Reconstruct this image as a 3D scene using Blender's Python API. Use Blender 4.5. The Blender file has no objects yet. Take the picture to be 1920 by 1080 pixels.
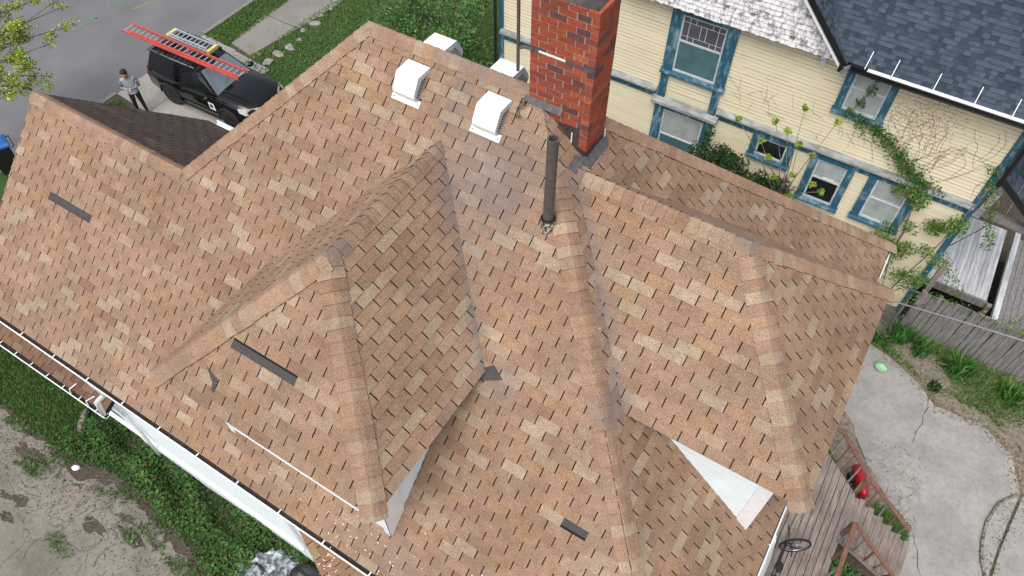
import bpy, bmesh, math, random
from mathutils import Vector, Matrix
random.seed(7)
sc = bpy.context.scene
R = math.radians
V3 = Vector

# ------------------------------------------------------------------ camera, sky, sun, exposure
CAM = V3((-1.3655, -1.5321, 16.8467))
RT = V3((0.84937081, 0.5277826, 0.00384065)); UP = V3((-0.42389539, 0.67781158, 0.60073635)); FW = V3((-0.31445496, 0.51187595, -0.79943799))
FPX = 1391.51
cd = bpy.data.cameras.new('camera'); cam = bpy.data.objects.new('camera', cd); sc.collection.objects.link(cam)
cd.sensor_width = 36.0; cd.lens = FPX / 1920 * 36; cd.clip_start = 0.1; cd.clip_end = 2000
M = Matrix.Identity(4)
for i, c in enumerate((RT, UP, -FW)):
    for j in range(3): M[j][i] = c[j]
M.translation = CAM
cam.matrix_world = M
sc.camera = cam

SUN_EL, SUN_AZ = R(60), R(178)          # azimuth measured from +Y towards +X
w = bpy.data.worlds.new('World'); sc.world = w; w.use_nodes = True
nt = w.node_tree; bg = nt.nodes['Background']
sky = nt.nodes.new('ShaderNodeTexSky'); sky.sky_type = 'NISHITA'; sky.sun_disc = False
sky.sun_elevation = SUN_EL; sky.sun_rotation = SUN_AZ; sky.dust_density = 4.0; sky.air_density = 1.2; sky.ozone_density = 1.0
hs = nt.nodes.new('ShaderNodeHueSaturation'); hs.inputs['Saturation'].default_value = 0.45
nt.links.new(sky.outputs[0], hs.inputs['Color']); nt.links.new(hs.outputs[0], bg.inputs['Color'])
bg.inputs['Strength'].default_value = 0.15
sd = bpy.data.lights.new('sun', 'SUN'); so = bpy.data.objects.new('sun', sd); sc.collection.objects.link(so)
sd.energy = 0.95; sd.angle = R(40); sd.color = (1.0, 0.97, 0.93)
sdir = V3((math.sin(SUN_AZ) * math.cos(SUN_EL), math.cos(SUN_AZ) * math.cos(SUN_EL), math.sin(SUN_EL)))
so.rotation_euler = sdir.to_track_quat('Z', 'Y').to_euler()
so.location = (0, 0, 40)
vs = sc.view_settings; vs.view_transform = 'Standard'; vs.look = 'None'; vs.gamma = 1.0; vs.use_curve_mapping = False
vs.exposure = 0.42
sc.cycles.max_bounces = 5; sc.cycles.diffuse_bounces = 3; sc.cycles.glossy_bounces = 2; sc.cycles.transparent_max_bounces = 6

# ------------------------------------------------------------------ helpers
def proj(p):
    d = p - CAM; z = d.dot(FW)
    return 960 + FPX * d.dot(RT) / z, 540 - FPX * d.dot(UP) / z
def inframe(p, m=0):
    if (p - CAM).dot(FW) < .2: return False
    a, b = proj(p); return -m < a < 1920 + m and -m < b < 1080 + m

COL = sc.collection.objects
def tag(o, label=None, cat=None, group=None, kind=None):
    if label: o['label'] = label
    if cat: o['category'] = cat
    if group: o['group'] = group
    if kind: o['kind'] = kind
    return o
def empty(name, loc=(0, 0, 0), rz=0.0):
    o = bpy.data.objects.new(name, None); o.location = loc; o.rotation_euler = (0, 0, rz); o.empty_display_size = .1; COL.link(o); return o
def copy_tree(o, parent=None):
    c = o.copy(); COL.link(c); c.parent = parent
    for ch in o.children: copy_tree(ch, c)
    return c

class MB:
    def __init__(s): s.v = []; s.f = []; s.m = []; s.c = []; s.hascol = False
    def add(s, vs, fs, mi=0, col=None):
        b = len(s.v); s.v += [tuple(p) for p in vs]
        for f in fs: s.f.append(tuple(b + i for i in f)); s.m.append(mi)
        if col is not None:
            s.hascol = True
            s.c += (col if isinstance(col, list) else [col] * len(vs))
        else: s.c += [(1, 1, 1, 0)] * len(vs)
        return s
    def box(s, x0, x1, y0, y1, z0, z1, mi=0, col=None):
        return s.add([(x0, y0, z0), (x1, y0, z0), (x1, y1, z0), (x0, y1, z0), (x0, y0, z1), (x1, y0, z1), (x1, y1, z1), (x0, y1, z1)],
                     [(0, 3, 2, 1), (4, 5, 6, 7), (0, 1, 5, 4), (1, 2, 6, 5), (2, 3, 7, 6), (3, 0, 4, 7)], mi, col)
    def obox(s, c, ax, ay, az, hx, hy, hz, mi=0, col=None):
        c, ax, ay, az = V3(c), V3(ax), V3(ay), V3(az); P = []
        for dz in (-1, 1):
            for dx, dy in ((-1, -1), (1, -1), (1, 1), (-1, 1)): P.append(c + ax * hx * dx + ay * hy * dy + az * hz * dz)
        return s.add(P, [(0, 3, 2, 1), (4, 5, 6, 7), (0, 1, 5, 4), (1, 2, 6, 5), (2, 3, 7, 6), (3, 0, 4, 7)], mi, col)
    def beam(s, a, b, wd, ht, mi=0, up=(0, 0, 1), col=None):
        a, b = V3(a), V3(b); d = (b - a); L = d.length; d /= L; sx = d.cross(V3(up))
        if sx.length < 1e-4: sx = d.cross(V3((0, 1, 0)))
        sx.normalize(); u = sx.cross(d)
        return s.obox((a + b) / 2, d, sx, u, L / 2, wd / 2, ht / 2, mi, col)
    def tube(s, pts, r, n=8, mi=0, col=None, cap=True):
        pts = [V3(p) for p in pts]; rs = r if isinstance(r, (list, tuple)) else [r] * len(pts)
        P = []; prev = None
        for i, p in enumerate(pts):
            t = (pts[min(i + 1, len(pts) - 1)] - pts[max(i - 1, 0)]).normalized()
            a = V3((0, 0, 1)) if abs(t.z) < .9 else V3((1, 0, 0))
            if prev is not None: a = prev
            x = t.cross(a); x = x.normalized() if x.length > 1e-6 else V3((1, 0, 0)); y = x.cross(t).normalized(); prev = y
            for k in range(n):
                an = 2 * math.pi * k / n; P.append(p + (x * math.cos(an) + y * math.sin(an)) * rs[i])
        F = []
        for i in range(len(pts) - 1):
            for k in range(n): F.append((i * n + k, i * n + (k + 1) % n, (i + 1) * n + (k + 1) % n, (i + 1) * n + k))
        if cap: F.append(tuple(range(n))[::-1]); F.append(tuple((len(pts) - 1) * n + k for k in range(n)))
        return s.add(P, F, mi, col)
    def loft(s, rings, mi=0, closed=True, caps=True):
        n = len(rings[0]); P = [p for r_ in rings for p in r_]; F = []
        for i in range(len(rings) - 1):
            for k in range(n if closed else n - 1): F.append((i * n + k, i * n + (k + 1) % n, (i + 1) * n + (k + 1) % n, (i + 1) * n + k))
        if caps: F.append(tuple(range(n))[::-1]); F.append(tuple((len(rings) - 1) * n + k for k in range(n)))
        return s.add(P, F, mi)
    def poly(s, pts, mi=0, col=None): return s.add(pts, [tuple(range(len(pts)))], mi, col)
    def slab(s, pts, z0, z1, mi=0):
        n = len(pts); P = [(x, y, z0) for x, y in pts] + [(x, y, z1) for x, y in pts]
        return s.add(P, [tuple(range(n, 2 * n)), tuple(range(n))[::-1]] + [(i, (i + 1) % n, n + (i + 1) % n, n + i) for i in range(n)], mi)
    def torus(s, c, ax, ay, R0, r, n=28, m=8, mi=0):
        c, ax, ay = V3(c), V3(ax).normalized(), V3(ay).normalized(); az = ax.cross(ay); P = []; F = []
        for i in range(n):
            a = 2 * math.pi * i / n; d = ax * math.cos(a) + ay * math.sin(a)
            for k in range(m):
                b = 2 * math.pi * k / m; P.append(c + d * (R0 + r * math.cos(b)) + az * r * math.sin(b))
        for i in range(n):
            for k in range(m): F.append((i * m + k, ((i + 1) % n) * m + k, ((i + 1) % n) * m + (k + 1) % m, i * m + (k + 1) % m))
        return s.add(P, F, mi)
    def disc(s, c, ax, ay, r, n=20, mi=0, th=0.0):
        c, ax, ay = V3(c), V3(ax).normalized(), V3(ay).normalized(); az = ax.cross(ay).normalized()
        P = [c + (ax * math.cos(2 * math.pi * i / n) + ay * math.sin(2 * math.pi * i / n)) * r + az * th / 2 for i in range(n)]
        if th == 0: return s.add(P, [tuple(range(n))], mi)
        P += [p - az * th for p in P]
        return s.add(P, [tuple(range(n)), tuple(range(n, 2 * n))[::-1]] + [(i, n + i, n + (i + 1) % n, (i + 1) % n) for i in range(n)], mi)
    def ellipsoid(s, c, rx, ry, rz, n=14, m=9, mi=0, jit=0.0, rot=None, rnd=random):
        P = []; F = []; c = V3(c)
        for j in range(1, m):
            th = math.pi * j / m
            for i in range(n):
                a = 2 * math.pi * i / n; k = 1 + jit * (rnd.random() - .5)
                p = V3((rx * math.sin(th) * math.cos(a), ry * math.sin(th) * math.sin(a), rz * math.cos(th))) * k
                if rot: p = rot @ p
                P.append(c + p)
        top = V3((0, 0, rz)); bot = -top
        if rot: top = rot @ top; bot = rot @ bot
        P.append(c + top); P.append(c + bot); t = len(P) - 2
        for j in range(m - 2):
            for i in range(n): F.append((j * n + i, (j + 1) * n + i, (j + 1) * n + (i + 1) % n, j * n + (i + 1) % n))
        for i in range(n):
            F.append((t, i, (i + 1) % n)); F.append((t + 1, (m - 2) * n + (i + 1) % n, (m - 2) * n + i))
        return s.add(P, F, mi)
    def build(s, name, mats, parent=None, smooth=False, kind=None):
        me = bpy.data.meshes.new(name); me.from_pydata(s.v, [], s.f)
        if not isinstance(mats, (list, tuple)): mats = [mats]
        for m_ in mats: me.materials.append(m_)
        if len(mats) > 1: me.polygons.foreach_set('material_index', s.m)
        if s.hascol:
            at = me.color_attributes.new('Col', 'FLOAT_COLOR', 'POINT')
            at.data.foreach_set('color', [x for c in s.c for x in c])
        if smooth: me.polygons.foreach_set('use_smooth', [True] * len(s.f))
        me.update()
        o = bpy.data.objects.new(name, me); COL.link(o)
        if parent is not None: o.parent = parent
        if kind: o['kind'] = kind
        return o

# ------------------------------------------------------------------ materials
class NT:
    def __init__(s, name):
        s.mat = bpy.data.materials.new(name); s.mat.use_nodes = True; s.t = s.mat.node_tree; s.b = s.t.nodes['Principled BSDF']
        s.co = s.n('ShaderNodeTexCoord').outputs['Object']
    def n(s, typ, **kw):
        nd = s.t.nodes.new(typ)
        for k, v in kw.items():
            if k.startswith('i_'): nd.inputs[k[2:].replace('_', ' ')].default_value = v
            else: setattr(nd, k, v)
        return nd
    def l(s, a, b): s.t.links.new(a, b)
    def noise(s, scale, detail=4, rough=.6, vec=None, dist=0.0):
        nd = s.n('ShaderNodeTexNoise', i_Scale=scale, i_Detail=detail, i_Roughness=rough, i_Distortion=dist); s.l(vec or s.co, nd.inputs['Vector']); return nd.outputs['Fac']
    def stretch(s, sx, sy, sz):
        m = s.n('ShaderNodeMapping'); m.inputs['Scale'].default_value = (sx, sy, sz); s.l(s.co, m.inputs['Vector']); return m.outputs[0]
    def ramp(s, fac, stops):
        r = s.n('ShaderNodeValToRGB'); e = r.color_ramp.elements
        while len(e) < len(stops): e.new(.5)
        for el, (p, c) in zip(e, stops): el.position = p; el.color = (c, c, c, 1) if isinstance(c, (int, float)) else (*c, 1)
        s.l(fac, r.inputs[0]); return r.outputs[0]
    def mix(s, fac, a, b, mode='MIX'):
        m = s.n('ShaderNodeMix', data_type='RGBA', blend_type=mode)
        for sock, v in ((m.inputs['Factor'], fac), (m.inputs['A'], a), (m.inputs['B'], b)):
            if isinstance(v, (int, float)): sock.default_value = v
            elif isinstance(v, tuple): sock.default_value = (*v, 1) if len(v) == 3 else v
            else: s.l(v, sock)
        return m.outputs['Result']
    def math(s, op, a, b=0.0):
        m = s.n('ShaderNodeMath', operation=op)
        for i, v in enumerate((a, b)):
            if isinstance(v, (int, float)): m.inputs[i].default_value = v
            else: s.l(v, m.inputs[i])
        return m.outputs[0]
    def bump(s, h, st=.3, dist=.01):
        b = s.n('ShaderNodeBump', i_Strength=st, i_Distance=dist); s.l(h, b.inputs['Height']); s.l(b.outputs[0], s.b.inputs['Normal'])
    def done(s, col=None, rough=.8, metal=0.0, spec=None):
        if col is not None:
            if isinstance(col, tuple): s.b.inputs['Base Color'].default_value = (*col, 1)
            else: s.l(col, s.b.inputs['Base Color'])
        if isinstance(rough, (int, float)): s.b.inputs['Roughness'].default_value = rough
        else: s.l(rough, s.b.inputs['Roughness'])
        s.b.inputs['Metallic'].default_value = metal
        if spec is not None: s.b.inputs['Specular IOR Level'].default_value = spec
        return s.mat

def m_plain(name, col, rough=.6, metal=0.0, var=.18, scale=6.0, spec=None):
    t = NT(name); f = t.noise(scale, 5); c = t.mix(1.0, col, t.ramp(f, [(.3, 1 - var), (.7, 1 + var * .6)]), 'MULTIPLY')
    return t.done(c, rough, metal, spec)
def m_attr(name, speck=.5, sscale=70, stain=None, rough=.9, big=.15):
    t = NT(name); a = t.n('ShaderNodeAttribute', attribute_name='Col')
    g = t.noise(sscale, 2, .7)
    c = t.mix(1.0, a.outputs['Color'], t.ramp(g, [(.3, 1 - speck), (.5, 1.0), (.72, 1 + speck * .7)]), 'MULTIPLY')
    c = t.mix(1.0, c, t.ramp(t.noise(1.1, 5), [(.3, 1 - big), (.7, 1 + big)]), 'MULTIPLY')
    c = t.mix(1.0, c, t.ramp(t.noise(7.5, 3), [(.3, (.90, .88, .86)), (.7, (1.12, 1.13, 1.14))]), 'MULTIPLY')
    if stain:
        nz = t.noise(6, 6, .8); nf = t.noise(60, 2, .8)
        f = t.math('ADD', t.math('MULTIPLY', nz, .8), t.math('MULTIPLY', nf, .95))
        f = t.math('ADD', f, t.math('SUBTRACT', a.outputs['Alpha'], 1.34))
        f = t.ramp(f, [(0.0, 0.0), (.45, .70)])
        c = t.mix(f, c, stain)
    t.bump(g, .25, .004)
    return t.done(c, rough, 0, .25)

MT = {}
MT['shingle'] = m_attr('shingle', .50, 75, (.165, .152, .158))
MT['tabs'] = m_attr('slate_shingle', .22, 60, None, big=.08)
MT['leaf'] = m_attr('leaf', .12, 20, None, rough=.55, big=.12)
t = NT('underlay'); MT['underlay'] = t.done((.010, .009, .010), .95)
t = NT('bare felt'); MT['felt'] = t.done(t.mix(1.0, (.055, .05, .052), t.ramp(t.noise(110, 2), [(.35, .45), (.65, 1.9)]), 'MULTIPLY'), .95)
t = NT('brick'); a = t.n('ShaderNodeAttribute', attribute_name='Col')
c = t.mix(1.0, a.outputs['Color'], t.ramp(t.noise(28, 6, .7), [(.3, .6), (.7, 1.3)]), 'MULTIPLY')
c = t.mix(t.ramp(t.noise(3.2, 5, .7), [(.55, 0.0), (.8, .35)]), c, (.10, .06, .055)); t.bump(t.noise(60, 4), .4, .006); MT['brick'] = t.done(c, .9)
t = NT('mortar'); c = t.mix(1.0, (.44, .35, .30), t.ramp(t.noise(12, 6, .7), [(.3, .5), (.7, 1.2)]), 'MULTIPLY'); MT['mortar'] = t.done(c, .95)
MT['flash'] = m_plain('flashing', (.060, .048, .047), .6, 0, .5, 9)
MT['flashgrey'] = m_plain('grey flashing', (.10, .095, .098), .6, 0, .5, 9)
t = NT('vent white'); c = t.mix(t.ramp(t.noise(9, 6, .75), [(.56, 0.0), (.75, .5)]), (.80, .80, .78), (.42, .43, .41)); MT['ventwhite'] = t.done(c, .45)
MT['white'] = m_plain('white metal', (.88, .89, .90), .4, 0, .08, 7)
MT['vinyl'] = m_plain('pale blue vinyl', (.80, .88, .90), .5, 0, .07, 5)
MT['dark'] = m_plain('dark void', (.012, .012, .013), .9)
MT['black'] = m_plain('black paint', (.012, .012, .014), .4)
MT['pipe'] = m_plain('brown pipe', (.105, .085, .08), .65, 0, .3, 14)
MT['debris'] = m_plain('gutter debris', (.035, .026, .02), .95, 0, .7, 16)
MT['scuff'] = m_plain('white droppings', (.8, .8, .78), .8, 0, .05)
MT['steel'] = m_plain('galvanised steel', (.45, .46, .48), .35, .8, .2, 10)
t = NT('teal paint'); n1 = t.noise(5, 7, .75, t.stretch(1, 1, .35)); c = t.mix(t.ramp(n1, [(.50, 0.0), (.66, .8)]), (.022, .105, .165), (.34, .50, .57))
c = t.mix(t.ramp(t.noise(2.2, 4), [(.62, 0.0), (.8, .4)]), c, (.55, .62, .64)); MT['teal'] = t.done(c, .75)
t = NT('grey weathered trim'); c = t.mix(t.ramp(t.noise(7, 7, .7, t.stretch(.3, 1, 1)), [(.4, 0.0), (.65, 1.0)]), (.20, .21, .20), (.47, .48, .46)); MT['greytrim'] = t.done(c, .85)
t = NT('cream siding'); z = t.stretch(.25, 1, 1.2)
c = t.mix(t.ramp(t.noise(2.5, 6, .7, z), [(.42, 0.0), (.75, .55)]), (.84, .755, .54), (.66, .575, .40))
c = t.mix(t.ramp(t.noise(11, 6, .75, z), [(.60, 0.0), (.75, .4)]), c, (.40, .35, .27)); MT['cream'] = t.done(c, .75)
t = NT('peeling white shingle'); c = t.mix(t.ramp(t.noise(8, 7, .8, t.stretch(1, 1, .55)), [(.49, 0.0), (.58, .9)]), (.86, .84, .84), (.26, .24, .26)); MT['peel'] = t.done(c, .85)
def m_glass(name, col, r=.08):
    t = NT(name); c = t.mix(1.0, col, t.ramp(t.noise(2.5, 4), [(.3, .75), (.7, 1.15)]), 'MULTIPLY'); return t.done(c, r, 0, .7)
MT['glass'] = m_glass('curtained glass', (.42, .46, .45)); MT['glassteal'] = m_glass('teal glass', (.08, .17, .19)); MT['glassdark'] = m_glass('dark glass', (.018, .02, .02))
MT['glassgrey'] = m_glass('leaded glass', (.10, .10, .13))
t = NT('wood weathered'); wv = t.stretch(1, .12, 1); c = t.mix(t.ramp(t.noise(22, 6, .7, wv), [(.35, 0.0), (.7, 1.0)]), (.17, .135, .115), (.36, .30, .265))
c = t.mix(1.0, c, t.ramp(t.noise(1.6, 3), [(.3, .75), (.7, 1.2)]), 'MULTIPLY'); t.bump(t.noise(30, 5, .7, wv), .3, .004); MT['deck'] = t.done(c, .85)
t = NT('fence wood'); wv = t.stretch(1, 1, .1); c = t.mix(t.ramp(t.noise(24, 6, .7, wv), [(.35, 0.0), (.7, 1.0)]), (.13, .12, .12), (.33, .31, .30)); MT['fence'] = t.done(c, .9)
MT['rail'] = m_plain('brown rail', (.20, .095, .065), .75, 0, .35, 12)
t = NT('grey porch paint'); c = t.mix(t.ramp(t.noise(9, 7, .75, t.stretch(1, .08, 1)), [(.4, 0.0), (.62, 1.0)]), (.38, .39, .41), (.70, .72, .74)); MT['porchgrey'] = t.done(c, .8)
# ------------------------------------------------------------------ ground materials
t = NT('ground soil'); c = t.mix(t.ramp(t.noise(.5, 6), [(.42, 0.0), (.58, 1.0)]), (.075, .06, .045), (.045, .075, .02)); MT['soil'] = t.done(c, .95)
t = NT('asphalt'); c = t.mix(1.0, (.155, .155, .163), t.ramp(t.noise(90, 3, .7), [(.3, .75), (.7, 1.25)]), 'MULTIPLY')
c = t.mix(1.0, c, t.ramp(t.noise(.45, 5, .6), [(.3, .82), (.7, 1.15)]), 'MULTIPLY')
c = t.mix(t.ramp(t.noise(5, 5, .8), [(.68, 0.0), (.74, .6)]), c, (.06, .06, .06)); MT['asphalt'] = t.done(c, .9)
def m_conc(name, base, dark, crack=.0, cs=.5, big=.9):
    t = NT(name); c = t.mix(1.0, base, t.ramp(t.noise(70, 3, .7), [(.3, .85), (.7, 1.12)]), 'MULTIPLY')
    c = t.mix(t.ramp(t.noise(big, 7, .65), [(.42, 0.0), (.68, .8)]), c, dark)
    c = t.mix(1.0, c, t.ramp(t.noise(9, 8, .8), [(.28, .72), (.5, 1.0), (.75, 1.18)]), 'MULTIPLY')
    c = t.mix(t.ramp(t.noise(3.2, 8, .75), [(.60, 0.0), (.70, .55)]), c, tuple(x_ * .55 for x_ in dark))
    if crack:
        nz = t.n('ShaderNodeTexNoise', i_Scale=2.6, i_Detail=8.0); t.l(t.co, nz.inputs['Vector'])
        vv = t.n('ShaderNodeMix', data_type='RGBA'); vv.inputs['Factor'].default_value = .22; t.l(t.co, vv.inputs['A']); t.l(nz.outputs['Color'], vv.inputs['B'])
        vo = t.n('ShaderNodeTexVoronoi', feature='DISTANCE_TO_EDGE', i_Scale=cs); t.l(vv.outputs['Result'], vo.inputs['Vector'])
        f = t.ramp(vo.outputs['Distance'], [(.0015, crack), (.007, 0.0)])
        c = t.mix(f, c, (.035, .03, .025))
        t.bump(t.math('MULTIPLY', f, -1.0), .5, .02)
    return t.done(c, .92)
MT['conc_patio'] = m_conc('patio concrete', (.355, .34, .318), (.215, .21, .20), 0, .28)
MT['conc_walk'] = m_conc('sidewalk concrete', (.245, .23, .205), (.18, .17, .155), 0)
MT['conc_drive'] = m_conc('drive concrete', (.36, .34, .305), (.27, .26, .235), 0, .3)
MT['conc_old'] = m_conc('old slab', (.235, .21, .18), (.12, .11, .085), .5, .62)
t = NT('lawn soil'); c = t.mix(t.ramp(t.noise(3.0, 6, .7), [(.42, 0.0), (.62, 1.0)]), (.028, .075, .012), (.055, .085, .022)); MT['lawn'] = t.done(c, .95)
t = NT('dry soil'); c = t.mix(t.ramp(t.noise(9, 7, .75), [(.35, 0.0), (.65, 1.0)]), (.10, .08, .058), (.30, .26, .20)); MT['drysoil'] = t.done(c, .95)
t = NT('dark soil'); c = t.mix(t.ramp(t.noise(12, 7, .75), [(.35, 0.0), (.65, 1.0)]), (.035, .028, .022), (.12, .095, .07)); MT['darksoil'] = t.done(c, .95)
MT['spraygreen'] = m_plain('green spray paint', (.13, .25, .13), .9, 0, .4, 30)
MT['sprayorange'] = m_plain('orange spray paint', (.30, .22, .10), .9, 0, .4, 30)
MT['stone'] = m_plain('grey stone', (.30, .28, .25), .9, 0, .4, 9)

def sheet(name, pts, z, mat, th=None):
    m = MB()
    if th is None: m.poly([(x, y, z) for x, y in pts])
    else: m.slab(pts, z - th, z)
    o = m.build(name, mat); o['kind'] = 'structure'; return o
def wob(pts, n=5, amp=.12, seed=1, close=True):
    r = random.Random(seed); out = []
    for i in range(len(pts)):
        a = pts[i]; b = pts[(i + 1) % len(pts)]
        for k in range(n):
            f = k / n; j = 0 if k == 0 else amp
            out.append((a[0] + (b[0] - a[0]) * f + r.uniform(-j, j), a[1] + (b[1] - a[1]) * f + r.uniform(-j, j)))
    return out

sheet('ground', [(-300, -300), (300, -300), (300, 300), (-300, 300)], -.14, MT['soil'])
sheet('street', [(-34, -60), (-24.45, -60), (-24.45, 80), (-34, 80)], -.132, MT['asphalt'])
yard = sheet('yard_terrain', [(-24.3, -60), (60, -60), (60, 60), (-24.3, 60)], 0.0, MT['darksoil'], .13)
kerbs = [(-40, 6.4), (6.45, 9.15), (13.35, 16.2), (16.25, 40)]
for i, (a, b) in enumerate(kerbs):
    m = MB(); m.box(-24.47, -24.3, a, b, -.13, .02); o = m.build('kerb', MT['conc_walk']); o['kind'] = 'structure'
# verge and front lawn, sidewalk slabs, driveway
sheet('verge_lawn', wob([(-24.28, 13.2), (-23.0, 13.2), (-23.1, 20), (-24.28, 20)], 8, .06, 3), .004, MT['lawn'])
sheet('verge_lawn', wob([(-24.28, 3), (-23.4, 3), (-22.9, 8.7), (-24.2, 9.0)], 6, .05, 4), .004, MT['lawn'])
sheet('front_lawn', wob([(-21.85, 12.2), (-12, 12.2), (-12, 26), (-21.3, 26)], 6, .06, 5), .004, MT['lawn'])
sheet('side_lawn', wob([(-22.6, 1.5), (-13.8, -.1), (-14.6, -.8), (-17.0, -.7), (-19, -3), (-24, -3)], 7, .10, 6), .004, MT['lawn'])
m = MB(); sw = m  # driveway panels as separate slabs
for (q, nm) in (([(-24.28, 9.15), (-22.6, 9.0), (-22.55, 13.2), (-24.28, 13.3)], 'driveway'), ([(-22.58, 8.85), (-20.75, 9.1), (-20.7, 13.0), (-22.53, 13.15)], 'driveway'),
                ([(-20.73, 9.75), (-18.4, 9.9), (-18.4, 12.4), (-20.68, 12.7)], 'driveway'), ([(-18.38, 9.6), (-15.0, 9.6), (-15.0, 12.4), (-18.38, 12.4)], 'driveway')):
    sheet(nm, q, .02, MT['conc_drive'], .12)
for q in ([(-23.05, 13.45), (-21.9, 13.25), (-21.55, 15.45), (-23.25, 15.5)], [(-23.22, 15.54), (-21.53, 15.49), (-21.3, 17.6), (-23.1, 17.6)], [(-23.1, 17.64), (-21.3, 17.64), (-21.3, 19.8), (-23.1, 19.8)]):
    sheet('sidewalk', q, .016, MT['conc_walk'], .11)
# street spray marks (utility paint)
for nm, pts, mt in (('green_paint_mark', [(-29.0, 11.2), (-28.85, 11.95)], 'spraygreen'), ('green_paint_mark', [(-28.7, 11.75), (-28.84, 11.98), (-29.05, 11.8)], 'spraygreen'),
                    ('orange_paint_mark', [(-28.15, 13.1), (-27.85, 13.9)], 'sprayorange')):
    m = MB()
    for a, b in zip(pts, pts[1:]):
        d = V3((b[0] - a[0], b[1] - a[1], 0)).normalized(); s_ = V3((-d.y, d.x, 0)) * .045
        m.poly([(a[0] - s_.x, a[1] - s_.y, -.126), (b[0] - s_.x, b[1] - s_.y, -.126), (b[0] + s_.x, b[1] + s_.y, -.126), (a[0] + s_.x, a[1] + s_.y, -.126)])
    m.build(nm, MT[mt])['kind'] = 'structure'
m = MB()
for k in range(10):
    a0, a1 = R(36 * k), R(36 * k + 30)
    m.poly([(-28.9 + r_ * math.cos(a) * .8, 13.0 + r_ * math.sin(a), -.126) for r_, a in ((.3, a0), (.36, a0), (.36, a1), (.3, a1))])
m.build('green_paint_mark', MT['spraygreen'])['kind'] = 'structure'
m = MB(); rr = random.Random(5)
for k in range(16):
    x, y = rr.uniform(-22.5, -21.6), rr.uniform(12.6, 13.6); a = rr.uniform(0, 3.14); L = rr.uniform(.08, .3); d = V3((math.cos(a), math.sin(a), 0)); s_ = V3((-d.y, d.x, 0)) * .025
    p = V3((x, y, .024)); m.poly([p - s_, p + d * L - s_, p + d * L + s_, p + s_])
m.build('orange_paint_mark', MT['sprayorange'])['kind'] = 'structure'

# back patio (three slabs with real joints), soil strip along the fence, slab beside the house
patio = [([(1.15, 12.75), (1.7, 12.62), (2.4, 12.3), (3.1, 11.75), (4.2, 11.85), (5.0, 11.35), (5.35, 10.4), (4.98, 7.0), (3.4, 7.0), (3.2, 8.2), (2.3, 9.0), (1.35, 10.2), (.2, 10.6), (.2, 12.7)], .03),
         ([(5.42, 10.4), (5.03, 7.0), (7.6, 6.6), (8.2, 10.2)], .03), ([(3.42, 6.96), (4.96, 6.96), (4.8, 3.0), (3.2, 3.0)], .028), ([(5.0, 6.96), (7.6, 6.55), (7.4, 3), (4.84, 3)], .03)]
for q, z in patio: sheet('patio', wob(q, 4, .03, 9), z, MT['conc_patio'], .12)
sheet('soil_strip', wob([(.9, 14), (1.2, 12.7), (2.4, 12.1), (3.1, 11.5), (4.2, 11.6), (5.0, 11.0), (5.6, 9.8), (9, 9.4), (9, 14)], 5, .08, 12), .006, MT['drysoil'])
sheet('soil_strip', wob([(1.2, 10.4), (2.3, 9.1), (3.3, 8.2), (3.2, 7.4), (1.5, 7.8), (.8, 9.2)], 4, .08, 13), .034, MT['drysoil'])
slabp = [(-17.2, -.85), (-15.2, -.8), (-13.9, -1.05), (-12.9, -.65), (-11.2, -.85), (-10.0, -1.1), (-8.6, -1.5), (-7, -2.0), (-7, -8), (-20, -8), (-19, -2.2)]
sheet('old_slab', wob(slabp, 9, .11, 21), .01, MT['conc_old'])
rs = random.Random(33)
for k in range(16):     # soil patches lying over the cracked slab
    x, y = rs.uniform(-16.5, -9.5), rs.uniform(-2.6, -1.0); r0 = rs.uniform(.06, .26)
    sheet('soil_patch', [(x + r0 * (1 + .45 * rs.uniform(-1, 1)) * math.cos(a * .449) * 1.5, y + r0 * (1 + .45 * rs.uniform(-1, 1)) * math.sin(a * .449) * .6) for a in range(14)], .0135 + k * .0006, MT['darksoil'])

for pts in ([(2.95, 12.22), (2.92, 11.9), (2.97, 11.6), (2.90, 11.3), (2.94, 11.0), (2.86, 10.7), (2.9, 10.3)], [(2.98, 12.0), (3.1, 11.7), (3.12, 11.45)], [(3.45, 8.15), (3.6, 7.8), (3.72, 7.45), (3.9, 7.1)], [(5.3, 9.4), (5.15, 9.0), (5.2, 8.5)]):
    m = MB(); rc = random.Random(len(pts)); q = []
    for a, b in zip(pts, pts[1:]):
        for f in (0, .35, .7): q.append((a[0] + (b[0] - a[0]) * f + rc.uniform(-.02, .02), a[1] + (b[1] - a[1]) * f + rc.uniform(-.02, .02)))
    for a, b in zip(q, q[1:]):
        w_ = rc.uniform(.004, .011); m.poly([(a[0] - w_, a[1], .0345), (b[0] - w_, b[1], .0345), (b[0] + w_, b[1], .0345), (a[0] + w_, a[1], .0345)])
    m.build('patio_crack', MT['darksoil'])['kind'] = 'structure'
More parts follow.
